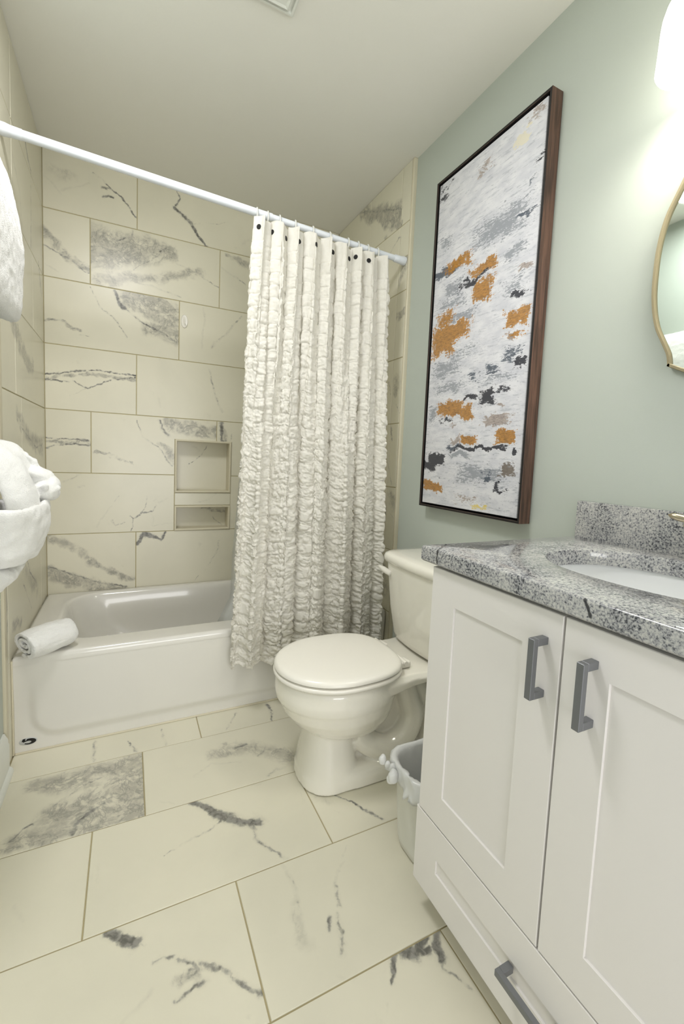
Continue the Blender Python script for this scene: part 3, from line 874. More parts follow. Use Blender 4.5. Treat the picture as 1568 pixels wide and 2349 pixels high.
# floor
floor3 = lambda u, v, d=0.0: (u, v, d)
tf = TileSet('floor_tile', floor3, flat(VEINS_FLOOR), rough=0.33)
FE = [-0.8715 - TH * k for k in range(10, -1, -1)] + [-0.8715 + TH]
FO = {0: .606, 1: .403, 2: .2675, 3: .602, 4: .40}
offs = []
for k in range(len(FE) - 1):
    row = len(FE) - 2 - k
    offs.append(FO.get(row, 0.2 * row))
running(tf, (0.0, Wd, YF - .1, -0.70), FE, offs, seed0=600)
bm = bmesh.new()
tile_faces(bm, floor3, tf.tiles, dz=0.0018, cham=0.001)
add_box(bm, -.05, Wd + .05, YF - .1, 0.0, -.1, -.0018, mi=0)
floor = finish('floor', bm, [M['floor_grout']] + tf.mats)

bm = bmesh.new(); add_box(bm, -.1, Wd + .1, YF - .1, .12, Hc, Hc + .1)
structure(bmobj('ceiling', bm, M['ceiling']))

# unseen wall behind the camera, with a wide opening added to let light in
DX0, DX1, DZ = 0.06, 1.40, 2.30
bm = bmesh.new()
add_box(bm, -.1, DX0, YF - .1, YF, 0, Hc); add_box(bm, DX1, Wd + .1, YF - .1, YF, 0, Hc); add_box(bm, DX0, DX1, YF - .1, YF, DZ, Hc)
structure(bmobj('wall_front', bm, M['paint']))
bm = bmesh.new()
add_box(bm, DX0 - .06, DX0 + .012, YF - .02, YF + .015, 0, DZ + .06, .003); add_box(bm, DX1 - .012, DX1 + .06, YF - .02, YF + .015, 0, DZ + .06, .003)
add_box(bm, DX0, DX1, YF - .02, YF + .015, DZ - .012, DZ + .06, .003)
structure(bmobj('trim_5', bm, M['trim'], autosmooth=40))

# baseboards
def baseboard(name, pts_fn, y0, y1, h=0.105):
    prof = [(0, 0), (.022, 0), (.022, .006), (.018, .016), (.0135, .02), (.0135, h * .72), (.0115, h * .76), (.0115, h * .84), (.006, h * .95), (.004, h), (0, h)]
    bm = bmesh.new()
    add_loft(bm, [[pts_fn(d, y0, z) for d, z in prof], [pts_fn(d, y1, z) for d, z in prof]])
    return structure(bmobj(name, bm, M['trim'], autosmooth=35))
baseboard('baseboard_left', lambda d, y, z: (-.008 + d * 1.25, y, z), -0.815, YF, 0.135)
baseboard('baseboard_right', lambda d, y, z: (Wd - d, y, z), YTR - .003, -1.702, 0.10)

# ------------------------------------------------------------------ bathtub
tub = thing('bathtub', (0.745, -0.367, 0), 'white alcove bathtub with an embossed front apron', 'bathtub')
X0, X1, Y0, Y1 = 0.0012, 1.486, YT, -0.0045
cx, cy = (X0 + X1) / 2, (Y0 + Y1) / 2; hx, hy = (X1 - X0) / 2, (Y1 - Y0) / 2
bx0, bx1, by0, by1 = 0.10, 1.40, -0.625, -0.045     # basin opening
bcx, bcy, bhx, bhy = (bx0 + bx1) / 2, (by0 + by1) / 2, (bx1 - bx0) / 2, (by1 - by0) / 2
bm = bmesh.new()
rings = [rrect(cx, cy + .012, hx, hy - .012, .004, 0.002), rrect(cx, cy + .012, hx, hy - .012, .004, ZR - .04)]
rings += [rrect(cx, cy, hx, hy, .006, ZR - .03), rrect(cx, cy, hx, hy, .006, ZR - .016), rrect(cx, cy, hx - .002, hy - .002, .008, ZR - .007), rrect(cx, cy, hx - .007, hy - .007, .01, ZR - .001), rrect(cx, cy, hx - .014, hy - .014, .012, ZR)]
for s, z in ((.012, ZR), (.004, ZR - .001), (-.003, ZR - .005), (-.009, ZR - .013), (-.014, ZR - .026)):
    rings.append(rrect(bcx, bcy, bhx + s, bhy + s, .15 + s, z))
for s, sl, z in ((-.022, .012, .27), (-.032, .035, .20), (-.045, .07, .14), (-.07, .10, .095), (-.12, .14, .075), (-.2, .16, .07)):
    rings.append(rrect(bcx + sl / 2, bcy, bhx + s - sl / 2, bhy + s, .15, z))
add_loft(bm, rings, True, True)
# apron: a separate pressed face, its panel standing back behind a rounded border
nx_, nz_ = 240, 70
px0, pz0, rr = 0.062, 0.058, 0.075
vs = []
for j in range(nz_ + 1):
    z = .003 + (ZR - .02 - .003) * j / nz_
    for i in range(nx_ + 1):
        x = X0 + .001 + (X1 - X0 - .002) * i / nx_
        dx = abs(x - cx) - (cx - px0) + rr; dz = (pz0 + rr) - z
        d = math.hypot(max(dx, 0), max(dz, 0)) + min(max(dx, dz), 0) - rr     # <0 inside the panel
        t = min(max((d + .012) / .03, 0), 1); t = t * t * (3 - 2 * t)
        fade = min(max((.30 - z) / .16, 0), 1); fade = fade * fade * (3 - 2 * fade)
        ledge = .011 * t * fade
        vs.append(bm.verts.new((x, YT + .0012 + ledge * .8, z)))
for j in range(nz_):
    for i in range(nx_):
        a = j * (nx_ + 1) + i
        bm.faces.new((vs[a], vs[a + 1], vs[a + nx_ + 2], vs[a + nx_ + 1]))
bmobj('shell', bm, M['enamel'], tub, autosmooth=50)
bm = bmesh.new(); add_lathe(bm, (1.22, -.335, .0695), (0, 0, 1), [(.001, .0), (.03, .0), (.032, .002), (.028, .004), (.001, .004)], 28)
bmobj('drain', bm, M['chrome'], tub, autosmooth=40)
# maker's badge: silver oval with a black b-shaped mark
bx, bz = 0.043, 0.040
bm = bmesh.new()
add_loft(bm, [[(bx + a * math.cos(t), y, bz + b * math.sin(t)) for t in [2 * PI * k / 40 for k in range(40)]] for a, b, y in ((.0265, .0135, YT + .0115), (.0265, .0135, YT + .0090), (.0258, .0128, YT + .0086))])
badge = bmobj('badge', bm, M['badge'], tub, autosmooth=40)
bm = bmesh.new()
def poly_slab(bm, pts, y0, y1):
    add_loft(bm, [[(x, y0, z) for x, z in pts], [(x, y1, z) for x, z in pts]])
outer = [(bx + .004 + .0195 * math.cos(t), bz - .0005 + .0105 * math.sin(t)) for t in np.linspace(-2.5, 2.0, 26)]
inner = [(bx + .000 + .0095 * math.cos(t), bz - .0022 + .0045 * math.sin(t)) for t in np.linspace(2.0, -2.5, 26)]
for i in range(25):
    o1, o2, i1, i2 = outer[i], outer[i + 1], inner[25 - i], inner[24 - i]
    poly_slab(bm, [o1, o2, i2, i1], YT + .0087, YT + .0080)
poly_slab(bm, [(bx - .015, bz + .011), (bx - .007, bz + .0115), (bx - .009, bz + .002), (bx - .019, bz + .002)], YT + .0087, YT + .0080)
poly_slab(bm, [(bx - .016, bz + .002), (bx + .0, bz + .0065), (bx + .001, bz + .003), (bx - .014, bz - .001)], YT + .0087, YT + .0080)
bmobj('badge_mark', bm, M['black'], badge)

bm = bmesh.new()
add_box(bm, .0003, .0052, YT - .0025, YT + .016, .003, ZR - .012, .0012, 2)
add_box(bm, .0053, X1 - .001, YT + .003, YT + .013, .0002, .0050, .0018, 2)
bmobj('caulk_bead', bm, M['tile_trim'], tub, autosmooth=50)

# oval soap-dish style hook plate on the back wall
hk = thing('wall_hook', (.617, 0, 1.756), 'small oval white hook plate on the back tile wall', 'hook')
bm = bmesh.new()
add_loft(bm, [[(.617 + a * math.cos(t), y, 1.756 + b * math.sin(t)) for t in [2 * PI * k / 40 for k in range(40)]] for a, b, y in ((.0175, .034, .0), (.0175, .034, -.003), (.0155, .032, -.006), (.012, .028, -.0045), (.002, .005, -.004))])
bmobj('plate', bm, M['seat'], hk, autosmooth=50)
bm = bmesh.new(); add_tube(bm, smooth_path([(.616, -.004, 1.775), (.616, -.010, 1.763), (.617, -.018, 1.75), (.619, -.022, 1.742), (.621, -.020, 1.738)]), .0035, 12)
bmobj('hook', bm, M['seat'], hk, smooth=True)

# ------------------------------------------------------------------ exhaust grille in the ceiling
vx1, vy1, vs_ = 0.805, -1.096, 0.285
vent = thing('ceiling_vent', (vx1 - vs_ / 2, vy1 - vs_ / 2, Hc), 'white square exhaust fan cover on the ceiling', 'vent')
bm = bmesh.new()
vc = (vx1 - vs_ / 2, vy1 - vs_ / 2); vh = vs_ / 2
vr = lambda s, z: [(vc[0] + a * (vh - s), vc[1] + b * (vh - s), z) for a, b in ((1, 1), (-1, 1), (-1, -1), (1, -1))]
add_loft(bm, [vr(0, Hc), vr(0, Hc - .006), vr(.004, Hc - .010), vr(.010, Hc - .010), vr(.012, Hc - .004), vr(.020, Hc - .004)], True, False)
bmobj('frame', bm, M['trim'], vent)
bm = bmesh.new()
add_loft(bm, [vr(.018, Hc - .003), vr(.019, Hc - .014), vr(.027, Hc - .020), vr(.034, Hc - .018)], False, True)
bmobj('cover', bm, M['trim'], vent)

# ------------------------------------------------------------------ curtain rod, rings, curtain, liner
RY = YT - 0.002
rz = lambda x: 2.037 - (x / 1.49) * 0.050
rod = thing('curtain_rod', (0.745, RY, rz(.745)), 'white tension rod spanning the tub opening', 'curtain rod')
bm = bmesh.new(); add_tube(bm, [(.004, RY, rz(0)), (.86, RY, rz(.86))], .0145, 24); add_tube(bm, [(.85, RY, rz(.85)), (TX - .006, RY, rz(1.48))], .0125, 24)
bmobj('tube', bm, M['plastic'], rod, autosmooth=40)
for xa, sgn in ((.001, 1), (TX - .001, -1)):
    bm = bmesh.new(); add_lathe(bm, (xa, RY, rz(xa)), (sgn, 0, -sgn * .03), [(.019, 0), (.019, .012), (.0165, .026), (.0155, .055), (.014, .057)], 28)
    bmobj('end_cap', bm, M['plastic'], rod, autosmooth=40)

CT = 1.955                                              # curtain top, relative to the rod it follows
ctop = lambda x: rz(x) - 0.042
RX = [0.800, 0.843, 0.892, 0.957, 1.034, 1.111, 1.196, 1.245, 1.293, 1.343]
GX = [0.797, 0.851, 0.906, 0.957, 1.026, 1.105, 1.186, 1.214, 1.275]
names_ = ['first', 'second', 'third', 'fourth', 'fifth', 'sixth', 'seventh', 'eighth', 'ninth', 'tenth']
for k, x in enumerate(RX):
    bm = bmesh.new()
    z = rz(x)
    pts = [(x + .002 * math.sin(a), RY + .0185 * math.sin(a), z - .007 + .0235 * math.cos(a)) for a in np.linspace(0, 2 * PI, 33)]
    add_tube(bm, pts, .0030, 8)
    r_ = bmobj('curtain_ring', bm, M['ring'], smooth=True)
    tag(r_, f'white plastic curtain ring on the rod, {names_[k]} counted from the left' if k < 9 else 'white plastic curtain ring on the rod, the one nearest the right wall', 'curtain ring', 'curtain rings on the rod')

def curtain():
    nu, nv = 900, 760
    u = np.linspace(0, 1, nu)[None, :]; v = np.linspace(0, 1, nv)[:, None]      # v: 0 top, 1 bottom
    U = u + 0 * v; V = v + 0 * u
    x0 = 0.772 - 0.052 * V ** 0.9; x1 = 1.372 + 0.030 * V
    ub = np.interp(u, [0, .08, .2, .33, .45, .58, .7, .84, 1], [0, .07, .21, .32, .46, .57, .71, .83, 1])
    # pleats follow the hooks at the top and relax into broader folds lower down
    ph_top = 2 * PI * 9 * U + 0.5 * np.sin(5 * U + 1)
    ph_bot = 2 * PI * 5.5 * ub + 0.9 * np.sin(7 * U)
    wv = np.clip(V * 1.25, 0, 1); wv = wv * wv * (3 - 2 * wv)
    fold = (1 - wv) * (0.019 * np.sin(ph_top) + 0.006 * np.sin(2.37 * ph_top + 9 * U)) + wv * (0.028 * np.sin(ph_bot) + 0.009 * np.sin(2.3 * ph_bot + 1))
    X = x0 + (x1 - x0) * ub
    X = X + (1 - wv) * 0.009 * np.sin(2 * ph_top) + wv * 0.010 * np.sin(2 * ph_bot + .7)
    Y = -0.785 + fold - 0.012 * V
    zt = rz(x0 + (x1 - x0) * U) - 0.040 - 0.006 * np.cos(ph_top)
    zb = 0.205 + 0.012 * np.sin(9 * U)
    Z = zt + (zb - zt) * V
    # gathered rows: puffs between stitch lines, breaking up towards the hem
    su = 1.15 * U                                       # cloth metres across (gathered)
    sv = (zt - Z)
    row = sv / 0.048 + 0.10 * fbm(su * 9, sv * 2, 3.0, 2)
    rid = np.floor(row); fr = row - rid
    puff = np.sqrt(np.abs(np.sin(PI * fr)))
    cell = np.abs(vnoise(su * 26 + rid * 7.31, rid * 3.7, 1.0))
    cre = np.abs(fbm(su * 30 + rid * 2.1, sv * 40, 2.0, 3))
    cre2 = fbm(su * 80, sv * 85, 5.0, 2)
    pleat = fbm(su * 58 + 1.3 * rid, sv * 6, 6.0, 3)           # fine upright gathers held by the stitch lines
    stitch = np.exp(-((np.minimum(fr, 1 - fr)) / .05) ** 2)
    head = np.clip((sv - 0.045) / 0.06, 0, 1)
    lo = np.clip(V * 1.25, 0, 1) ** 1.1
    d = head * ((0.0018 + 0.0050 * lo) * puff * (0.35 + 1.2 * cell) + (0.0015 + 0.0085 * lo) * cre + (0.0006 + 0.0026 * lo) * cre2)
    d = np.minimum(d, 0.013) + head * (0.0030 * pleat * (1 - .4 * lo) - 0.0022 * stitch * (1 - .75 * lo)) + (1 - head) * 0.0012 * pleat
    grow = 0.5 + .5 * lo
    # a few vertical gathers where the panels are seamed
    for s0, s1 in ((.19, .17), (.36, .38), (.60, .585), (.80, .82)):
        c = s0 + (s1 - s0) * V + .004 * np.sin(sv * 40)
        d = d - 0.012 * head * np.exp(-((U - c) / .009) ** 2)
    dYdu = np.gradient(Y, axis=1); dXdu = np.gradient(X, axis=1)
    L = np.sqrt(dYdu ** 2 + dXdu ** 2) + 1e-9
    nxn, nyn = dYdu / L, -dXdu / L                      # towards the room
    X = X + nxn * d; Y = Y + nyn * d
    Z = Z + head * grow * 0.004 * fbm(su * 40, sv * 20, 9.0, 2)
    edge = np.exp(-U / .012) * -1 + np.exp(-(1 - U) / .012)
    X = X + edge * (0.006 * puff * grow * head + .004 * vnoise(sv * 60, su * 3, 4.0) * head)
    hem = np.exp(-(1 - V) / .006)
    Z = Z + hem * 0.010 * fbm(su * 40, 0 * su, 8.0, 2)
    me = bpy.data.meshes.new('cloth')
    co = np.stack([X, Y, Z], -1).reshape(-1, 3)
    idx = np.arange(nu * nv).reshape(nv, nu)
    q = np.stack([idx[:-1, :-1], idx[:-1, 1:], idx[1:, 1:], idx[1:, :-1]], -1).reshape(-1, 4)
    me.vertices.add(len(co)); me.vertices.foreach_set('co', co.ravel())
    me.loops.add(q.size); me.loops.foreach_set('vertex_index', q.ravel().astype(np.int32))
    me.polygons.add(len(q)); me.polygons.foreach_set('loop_start', np.arange(0, q.size, 4, dtype=np.int32))
    me.polygons.foreach_set('use_smooth', np.ones(len(q), bool))
    me.update(calc_edges=True); me.validate()
    return me, co.reshape(nv, nu, 3)
cur = thing('shower_curtain', (1.07, -.785, .205), 'ivory ruffled shower curtain drawn to the right of the tub', 'shower curtain')
me, grid = curtain()
link('cloth', me, M['cloth'], cur)
jr = 17
for x in GX:
    i = int(np.argmin(np.abs(grid[jr, :, 0] - x))); p = Vector(grid[jr, i]); a = Vector(grid[jr, max(i - 8, 0)]); b = Vector(grid[jr, min(i + 8, 899)])
    tdir = (b - a).normalized(); nrm = Vector((tdir.y, -tdir.x, 0)).normalized()
    if nrm.y > 0: nrm = -nrm
    bm = bmesh.new(); add_lathe(bm, p - nrm * .002, nrm, [(.001, 0), (.0092, 0), (.0095, .003), (.0085, .0042), (.001, .0045)], 24)
    bmobj('grommet', bm, M['dark'], cur, autosmooth=40)

def liner():
    nu, nv = 200, 60
    V_ = []; F_ = []
    for j in range(nv):
        v = j / (nv - 1)
        for i in range(nu):
            u = i / (nu - 1)
            x = 0.822 - 0.062 * min(v * 1.35, 1) ** .8 + (0.54 + .08 * v) * u - (0.11 * max(0, (v - .86) / .14) * (1 - u) ** 6)
            y = -0.733 + .034 - .018 + .010 * math.sin(2 * PI * 8 * u + .3) * (1 + .6 * v)
            lean = max(0, (v - .35) / .65)
            y += 0.112 * min(lean * 1.3, 1.3)
            V_.append((x, y, (rz(x) - .045) * (1 - v) + 0.20 * v)); 
    for j in range(nv - 1):
        for i in range(nu - 1):
            a = j * nu + i; F_.append((a, a + 1, a + nu + 1, a + nu))
    o = pymesh('shower_liner', V_, F_, M['liner'], smooth=True)
    tag(o, 'frosted plastic shower liner hanging inside the tub behind the ruffled curtain', 'shower liner')
liner()
# ------------------------------------------------------------------ toilet
TY = -1.212
toilet = thing('toilet', (1.12, TY, 0), 'white two-piece toilet with closed lid between tub and vanity', 'toilet')
def egg(xc, af, ab, hw, z, n=64, ex=2.5, tuck=0.0):
    out = []
    for k in range(n):
        a = 2 * PI * k / n; c, s = math.cos(a), math.sin(a)
        if c < 0: x, y = xc + af * c, hw * s
        else:
            x = xc + ab * abs(c) ** (2 / ex); y = hw * math.copysign(abs(s) ** (2 / ex), s)
        out.append((x, TY + y, z))
    return out
RZ = 0.368
bm = bmesh.new()
# bowl
add_loft(bm, [egg(.985, .194, .20, .171, RZ, ex=2.2), egg(.985, .200, .21, .177, RZ - .010, ex=2.2), egg(.985, .201, .22, .179, RZ - .05, ex=2.2), egg(.987, .199, .22, .177, RZ - .072, ex=2.1),
              egg(.992, .196, .215, .172, RZ - .082, ex=2.1), egg(1.0, .188, .205, .163, .25, ex=2.0), egg(1.012, .172, .185, .147, .215, ex=2.0), egg(1.025, .146, .155, .124, .185, ex=2.0), egg(1.035, .112, .115, .096, .163, ex=2.0), egg(1.04, .06, .06, .055, .150, ex=2.0)])
# deck behind the bowl, swelling out to carry the tank
def deck(x, hw, z0, z1): 
    return [(x, TY + hw * a, z0 + (z1 - z0) * b) for a, b in ((-1, .75), (-.9, 1), (-.5, 1), (0, 1), (.5, 1), (.9, 1), (1, .75), (.95, .3), (.6, 0), (0, -.05), (-.6, 0), (-.95, .3))]
add_loft(bm, [deck(1.05, .15, .28, RZ - .004), deck(1.15, .155, .295, RZ - .002), deck(1.22, .150, .31, RZ - .002), deck(1.30, .160, .325, RZ - .004), deck(1.40, .175, .33, RZ - .006), deck(1.494, .178, .33, RZ - .006)])
# front pedestal, flaring towards the floor
def ped(x0, x1, hw, z, ex=2.6):
    xc = (x0 + x1) / 2; h = (x1 - x0) / 2
    return [(xc + h * math.copysign(abs(math.cos(a)) ** (2 / ex), math.cos(a)), TY + hw * math.copysign(abs(math.sin(a)) ** (2 / ex), math.sin(a)), z) for a in [2 * PI * k / 48 for k in range(48)]]
add_loft(bm, [ped(.863, 1.075, .118, 0.001, 2.4), ped(.866, 1.07, .114, .03, 2.4), ped(.872, 1.06, .106, .075, 2.4), ped(.880, 1.052, .098, .12, 2.4), ped(.886, 1.05, .092, .16, 2.4), ped(.892, 1.06, .090, .20, 2.4)])
# foot
add_loft(bm, [ped(.864, 1.40, .122, .001, 3.4), ped(.866, 1.40, .121, .035, 3.4), ped(.872, 1.395, .114, .052, 3.4), ped(.90, 1.38, .095, .058, 3.4)])
# web between pedestal and wall side, and the trapway snaking over it
add_loft(bm, [ped(.96, 1.37, .048, .03, 4), ped(.98, 1.36, .042, .15, 4), ped(1.02, 1.38, .046, .26, 4), ped(1.05, 1.44, .065, .34, 4)])
for sgn in (-1, 1):
    add_tube(bm, smooth_path([(1.05, TY + sgn * .045, .150), (1.11, TY + sgn * .058, .098), (1.175, TY + sgn * .064, .078), (1.24, TY + sgn * .064, .105), (1.272, TY + sgn * .060, .170), (1.258, TY + sgn * .054, .235), (1.235, TY + sgn * .045, .30)], 6), .043, 16)
    add_tube(bm, smooth_path([(1.27, TY + sgn * .040, .28), (1.325, TY + sgn * .044, .235), (1.352, TY + sgn * .044, .15), (1.355, TY + sgn * .044, .04)], 6), .040, 16)
bo = bmobj('bowl', bm, M['porcelain'], smooth=True)
remesh(bo, 0.0045, 5)
bo.data.transform(Matrix.Translation(-Vector(toilet['_base']))); bo.parent = toilet; bo['_base'] = toilet['_base']

def lid_ring(s, z): return egg(.985, .205 - s, .215 - s, .180 - s, z, 80, 2.9)
bm = bmesh.new()
add_loft(bm, [lid_ring(.03, RZ + .0002), lid_ring(.016, RZ + .0004), lid_ring(.010, RZ + .003), lid_ring(.0, RZ + .004), lid_ring(-.003, RZ + .008), lid_ring(-.003, RZ + .014), lid_ring(.001, RZ + .018), lid_ring(.02, RZ + .0185)])
bmobj('seat', bm, M['seat'], toilet, autosmooth=50)
bm = bmesh.new()
z0 = RZ + .0215
add_loft(bm, [lid_ring(.02, z0), lid_ring(.004, z0), lid_ring(-.001, z0 + .004), lid_ring(-.001, z0 + .010), lid_ring(.003, z0 + .016), lid_ring(.010, z0 + .0195), lid_ring(.022, z0 + .0215), lid_ring(.06, z0 + .0235), lid_ring(.11, z0 + .0245), lid_ring(.17, z0 + .025)])
bmobj('lid', bm, M['seat'], toilet, autosmooth=50)
for s in (-1, 1):
    bm = bmesh.new(); add_box(bm, 1.185, 1.232, TY + s * .075 - .022, TY + s * .075 + .022, RZ - .002, RZ + .022, .007, 3)
    add_tube(bm, [(1.205, TY + s * .075 - .03, RZ + .02), (1.205, TY + s * .075 + .03, RZ + .02)], .008, 14)
    bmobj('hinge', bm, M['seat'], toilet, autosmooth=50)
def tank_ring(xf, xb, hw, r, z, bow=0.018):
    pts = rrect((xf + xb) / 2, TY, (xb - xf) / 2, hw, r, z, 8, 10)
    return [(x - bow * (1 - min(1, abs(y - TY) / hw) ** 2) * ((xb - x) / (xb - xf)), y, z_) for x, y, z_ in pts]
bm = bmesh.new()
add_loft(bm, [tank_ring(1.335, 1.470, .135, .04, RZ + .002), tank_ring(1.318, 1.484, .157, .045, RZ + .010), tank_ring(1.312, 1.488, .166, .045, RZ + .03), tank_ring(1.303, 1.494, .186, .042, .50), tank_ring(1.296, 1.498, .203, .04, .64), tank_ring(1.294, 1.499, .207, .04, .672)])
bmobj('tank', bm, M['porcelain'], toilet, autosmooth=50)
bm = bmesh.new()
add_loft(bm, [tank_ring(1.300, 1.500, .203, .04, .671), tank_ring(1.288, 1.503, .213, .042, .673), tank_ring(1.282, 1.504, .219, .045, .682), tank_ring(1.281, 1.504, .220, .046, .694), tank_ring(1.286, 1.503, .216, .046, .705), tank_ring(1.298, 1.500, .205, .044, .712), tank_ring(1.33, 1.49, .17, .04, .715), tank_ring(1.37, 1.45, .08, .03, .7155)])
bmobj('tank_lid', bm, M['porcelain'], toilet, autosmooth=50)
ly, lz, lx = TY + .155, .632, 1.299
bm = bmesh.new(); add_lathe(bm, (lx - .002, ly, lz), (-1, 0, 0), [(.013, 0), (.013, .004), (.010, .006)], 20)
lvb = bmobj('flush_lever', bm, M['chrome'], toilet, autosmooth=40)
bm = bmesh.new()
add_tube(bm, smooth_path([(lx - .012, ly - .012, lz - .003), (lx - .016, ly + .015, lz + .001), (lx - .019, ly + .04, lz + .006), (lx - .021, ly + .07, lz + .011)], 6), [.011] * 4 + [.0115] * 8 + [.0105, .0095, .0085, .0075, .006, .004, .002], 16)
add_tube(bm, [(lx - .003, ly, lz - .002), (lx - .018, ly, lz - .003)], .0105, 16)
hd = bmobj('handle', bm, M['seat'], lvb, smooth=True); hd['label'] = 'white plastic handle'

# ------------------------------------------------------------------ waste bin with its bag
BX, BY = 1.128, -1.592
wb = thing('waste_bin', (BX, BY, 0), 'small white plastic waste bin squeezed between toilet and vanity', 'bin')
def br(hx, hy, r, z): return rrect(BX, BY, hx, hy, r, z, 8, 5)
bm = bmesh.new()
add_loft(bm, [br(.062, .042, .03, .0005), br(.080, .058, .04, .001), br(.089, .066, .046, .008), br(.094, .071, .05, .03), br(.099, .075, .052, .11), br(.106, .080, .055, .238), br(.112, .086, .058, .242), br(.113, .087, .058, .249), br(.108, .082, .056, .252), br(.103, .077, .053, .246), br(.096, .072, .05, .11), br(.088, .064, .045, .010), br(.06, .04, .03, .006)])
bmobj('bucket', bm, M['bin'], wb, autosmooth=60)
rings = []
prof = [(-.012, .02), (-.009, .09), (-.007, .17), (-.005, .232), (-.004, .247), (.001, .2555), (.008, .2565), (.0115, .251), (.0125, .240), (.0130, .225), (.0135, .213), (.0140, .206)]
bm = bmesh.new()
for j, (off, z) in enumerate(prof):
    hx_ = (.106 + (z - .238) * .055 if z < .238 else .106) if off < 0 else .106; hy_ = hx_ - .026
    rg = rrect(BX, BY, hx_ + off, hy_ + off, .055, z, 14, 14)
    out = []
    for i, (x, y, zz) in enumerate(rg):
        a = j * .9
        c = float(fbm(i * .45, a, 3.0, 3)) * (.0045 if off > 0 else .002) * (1 + max(0, j - 7) * .4)
        d = Vector((x - BX, y - BY, 0)).normalized()
        out.append((x + d.x * max(c, -.003), y + d.y * max(c, -.003), zz + (float(fbm(i * .3, 7.0, 1.0, 2)) * .008 * max(0, j - 6) / 5)))
    rings.append(out)
add_loft(bm, rings, False, False)
bag = bmobj('trash_bag', bm, M['bag'], smooth=True)
so = bag.modifiers.new('thickness', 'SOLIDIFY'); so.thickness = .0008
tag(bag, 'thin white bag lining the waste bin, its rim folded over and knotted', 'bag')
bm = bmesh.new()
kx, ky = BX - .134, BY + .028
for (x, y, z, r, sx) in ((kx, ky - .012, .232, .016, 1.0), (kx - .004, ky - .006, .222, .012, 1), (kx - .006, ky + .034, .250, .012, 1.0), (kx + .004, ky + .022, .240, .009, 1), (kx + .012, ky + .008, .236, .012, 1.2)):
    res = bmesh.ops.create_icosphere(bm, subdivisions=3, radius=r)
    for v in res['verts']:
        n_ = float(fbm(v.co.x * 90 + x * 50, v.co.y * 90, v.co.z * 90, 2))
        v.co = Vector((v.co.x * .9, v.co.y * .85, v.co.z * 1.15)) * (1 + .13 * n_) + Vector((x, y, z))
kn = bmobj('knot', bm, M['bag'], bag, smooth=True)
kn['label'] = 'tied white knot of the bag'

# ------------------------------------------------------------------ vanity
VX = 0.978; VY0, VY1 = -1.702, -2.400; VYC = (VY0 + VY1) / 2 - .0
van = thing('vanity_cabinet', (1.24, VYC, 0), 'white shaker vanity cabinet with two doors above one drawer', 'cabinet')
bm = bmesh.new()
add_box(bm, 1.0005, 1.500, VY0 - .018, VY0, .065, .846, .0012, 2); add_box(bm, 1.0005, 1.500, VY1, VY1 + .018, .065, .846, .0012, 2)
add_box(bm, 1.0005, 1.500, VY1 + .0181, VY0 - .0181, .065, .083); add_box(bm, 1.485, 1.500, VY1 + .0181, VY0 - .0181, .0831, .846)
add_box(bm, 1.0005, 1.019, VY1 + .0181, VY0 - .0181, .236, .285); add_box(bm, 1.10, 1.119, VY1 + .0181, VY0 - .0181, .800, .846)
add_box(bm, 1.055, 1.500, VY1 + .004, VY0 - .004, .001, .065)
bmobj('body', bm, M['cabinet'], van, autosmooth=40)
def shaker(name, y0, y1, z0, z1, st, rail, parent):
    """y0 > y1; frame stands proud of a flat panel"""
    bm = bmesh.new()
    R_ = lambda s, t, x: [(x, y0 - s, z0 + t), (x, y1 + s, z0 + t), (x, y1 + s, z1 - t), (x, y0 - s, z1 - t)]
    x0 = VX; e = .0012
    add_loft(bm, [R_(0, 0, x0 + .020), R_(0, 0, x0 + e), R_(e, e, x0), R_(st - .0004, rail - .0004, x0), R_(st, rail, x0 + .0006), R_(st + .0003, rail + .0003, x0 + .0042)], True, True)
    return bmobj(name, bm, M['cabinet'], parent)
YM = -2.0435
d1 = shaker('door', -1.711, YM + .0018, .262, .8395, .076, .072, van)
d2 = shaker('door', YM - .0018, -2.376, .262, .8395, .076, .072, van)
dr = shaker('drawer', -1.704, -2.376, .075, .2585, .078, .075, van)
def pull(parent, a, b, axis):
    """square bar pull: legs at a and b"""
    bm = bmesh.new()
    s = .0062; st = .033
    if axis == 'z':
        y, z0, z1 = a[0], a[1], b[1]
        add_box(bm, VX - st, VX - st + .0105, y - s, y + s, z0, z1, .0008, 1)
        for zz in (z0, z1 - .0125): add_box(bm, VX - st + .0104, VX + .001, y - s, y + s, zz, zz + .0125, .0006, 1)
    else:
        z, y0, y1 = a[1], a[0], b[0]
        add_box(bm, VX - st, VX - st + .0105, y1, y0, z - s, z + s, .0008, 1)
        for yy in (y0 - .0125, y1): add_box(bm, VX - st + .0104, VX + .001, yy, yy + .0125, z - s, z + s, .0006, 1)
    o = bmobj('handle', bm, M['pull'], parent); o['label'] = 'grey square bar handle'
pull(d1, (-2.011, .692), (-2.011, .795), 'z')
pull(d2, (-2.097, .690), (-2.097, .793), 'z')
pull(dr, (-1.99, .172), (-2.10, .172), 'y')

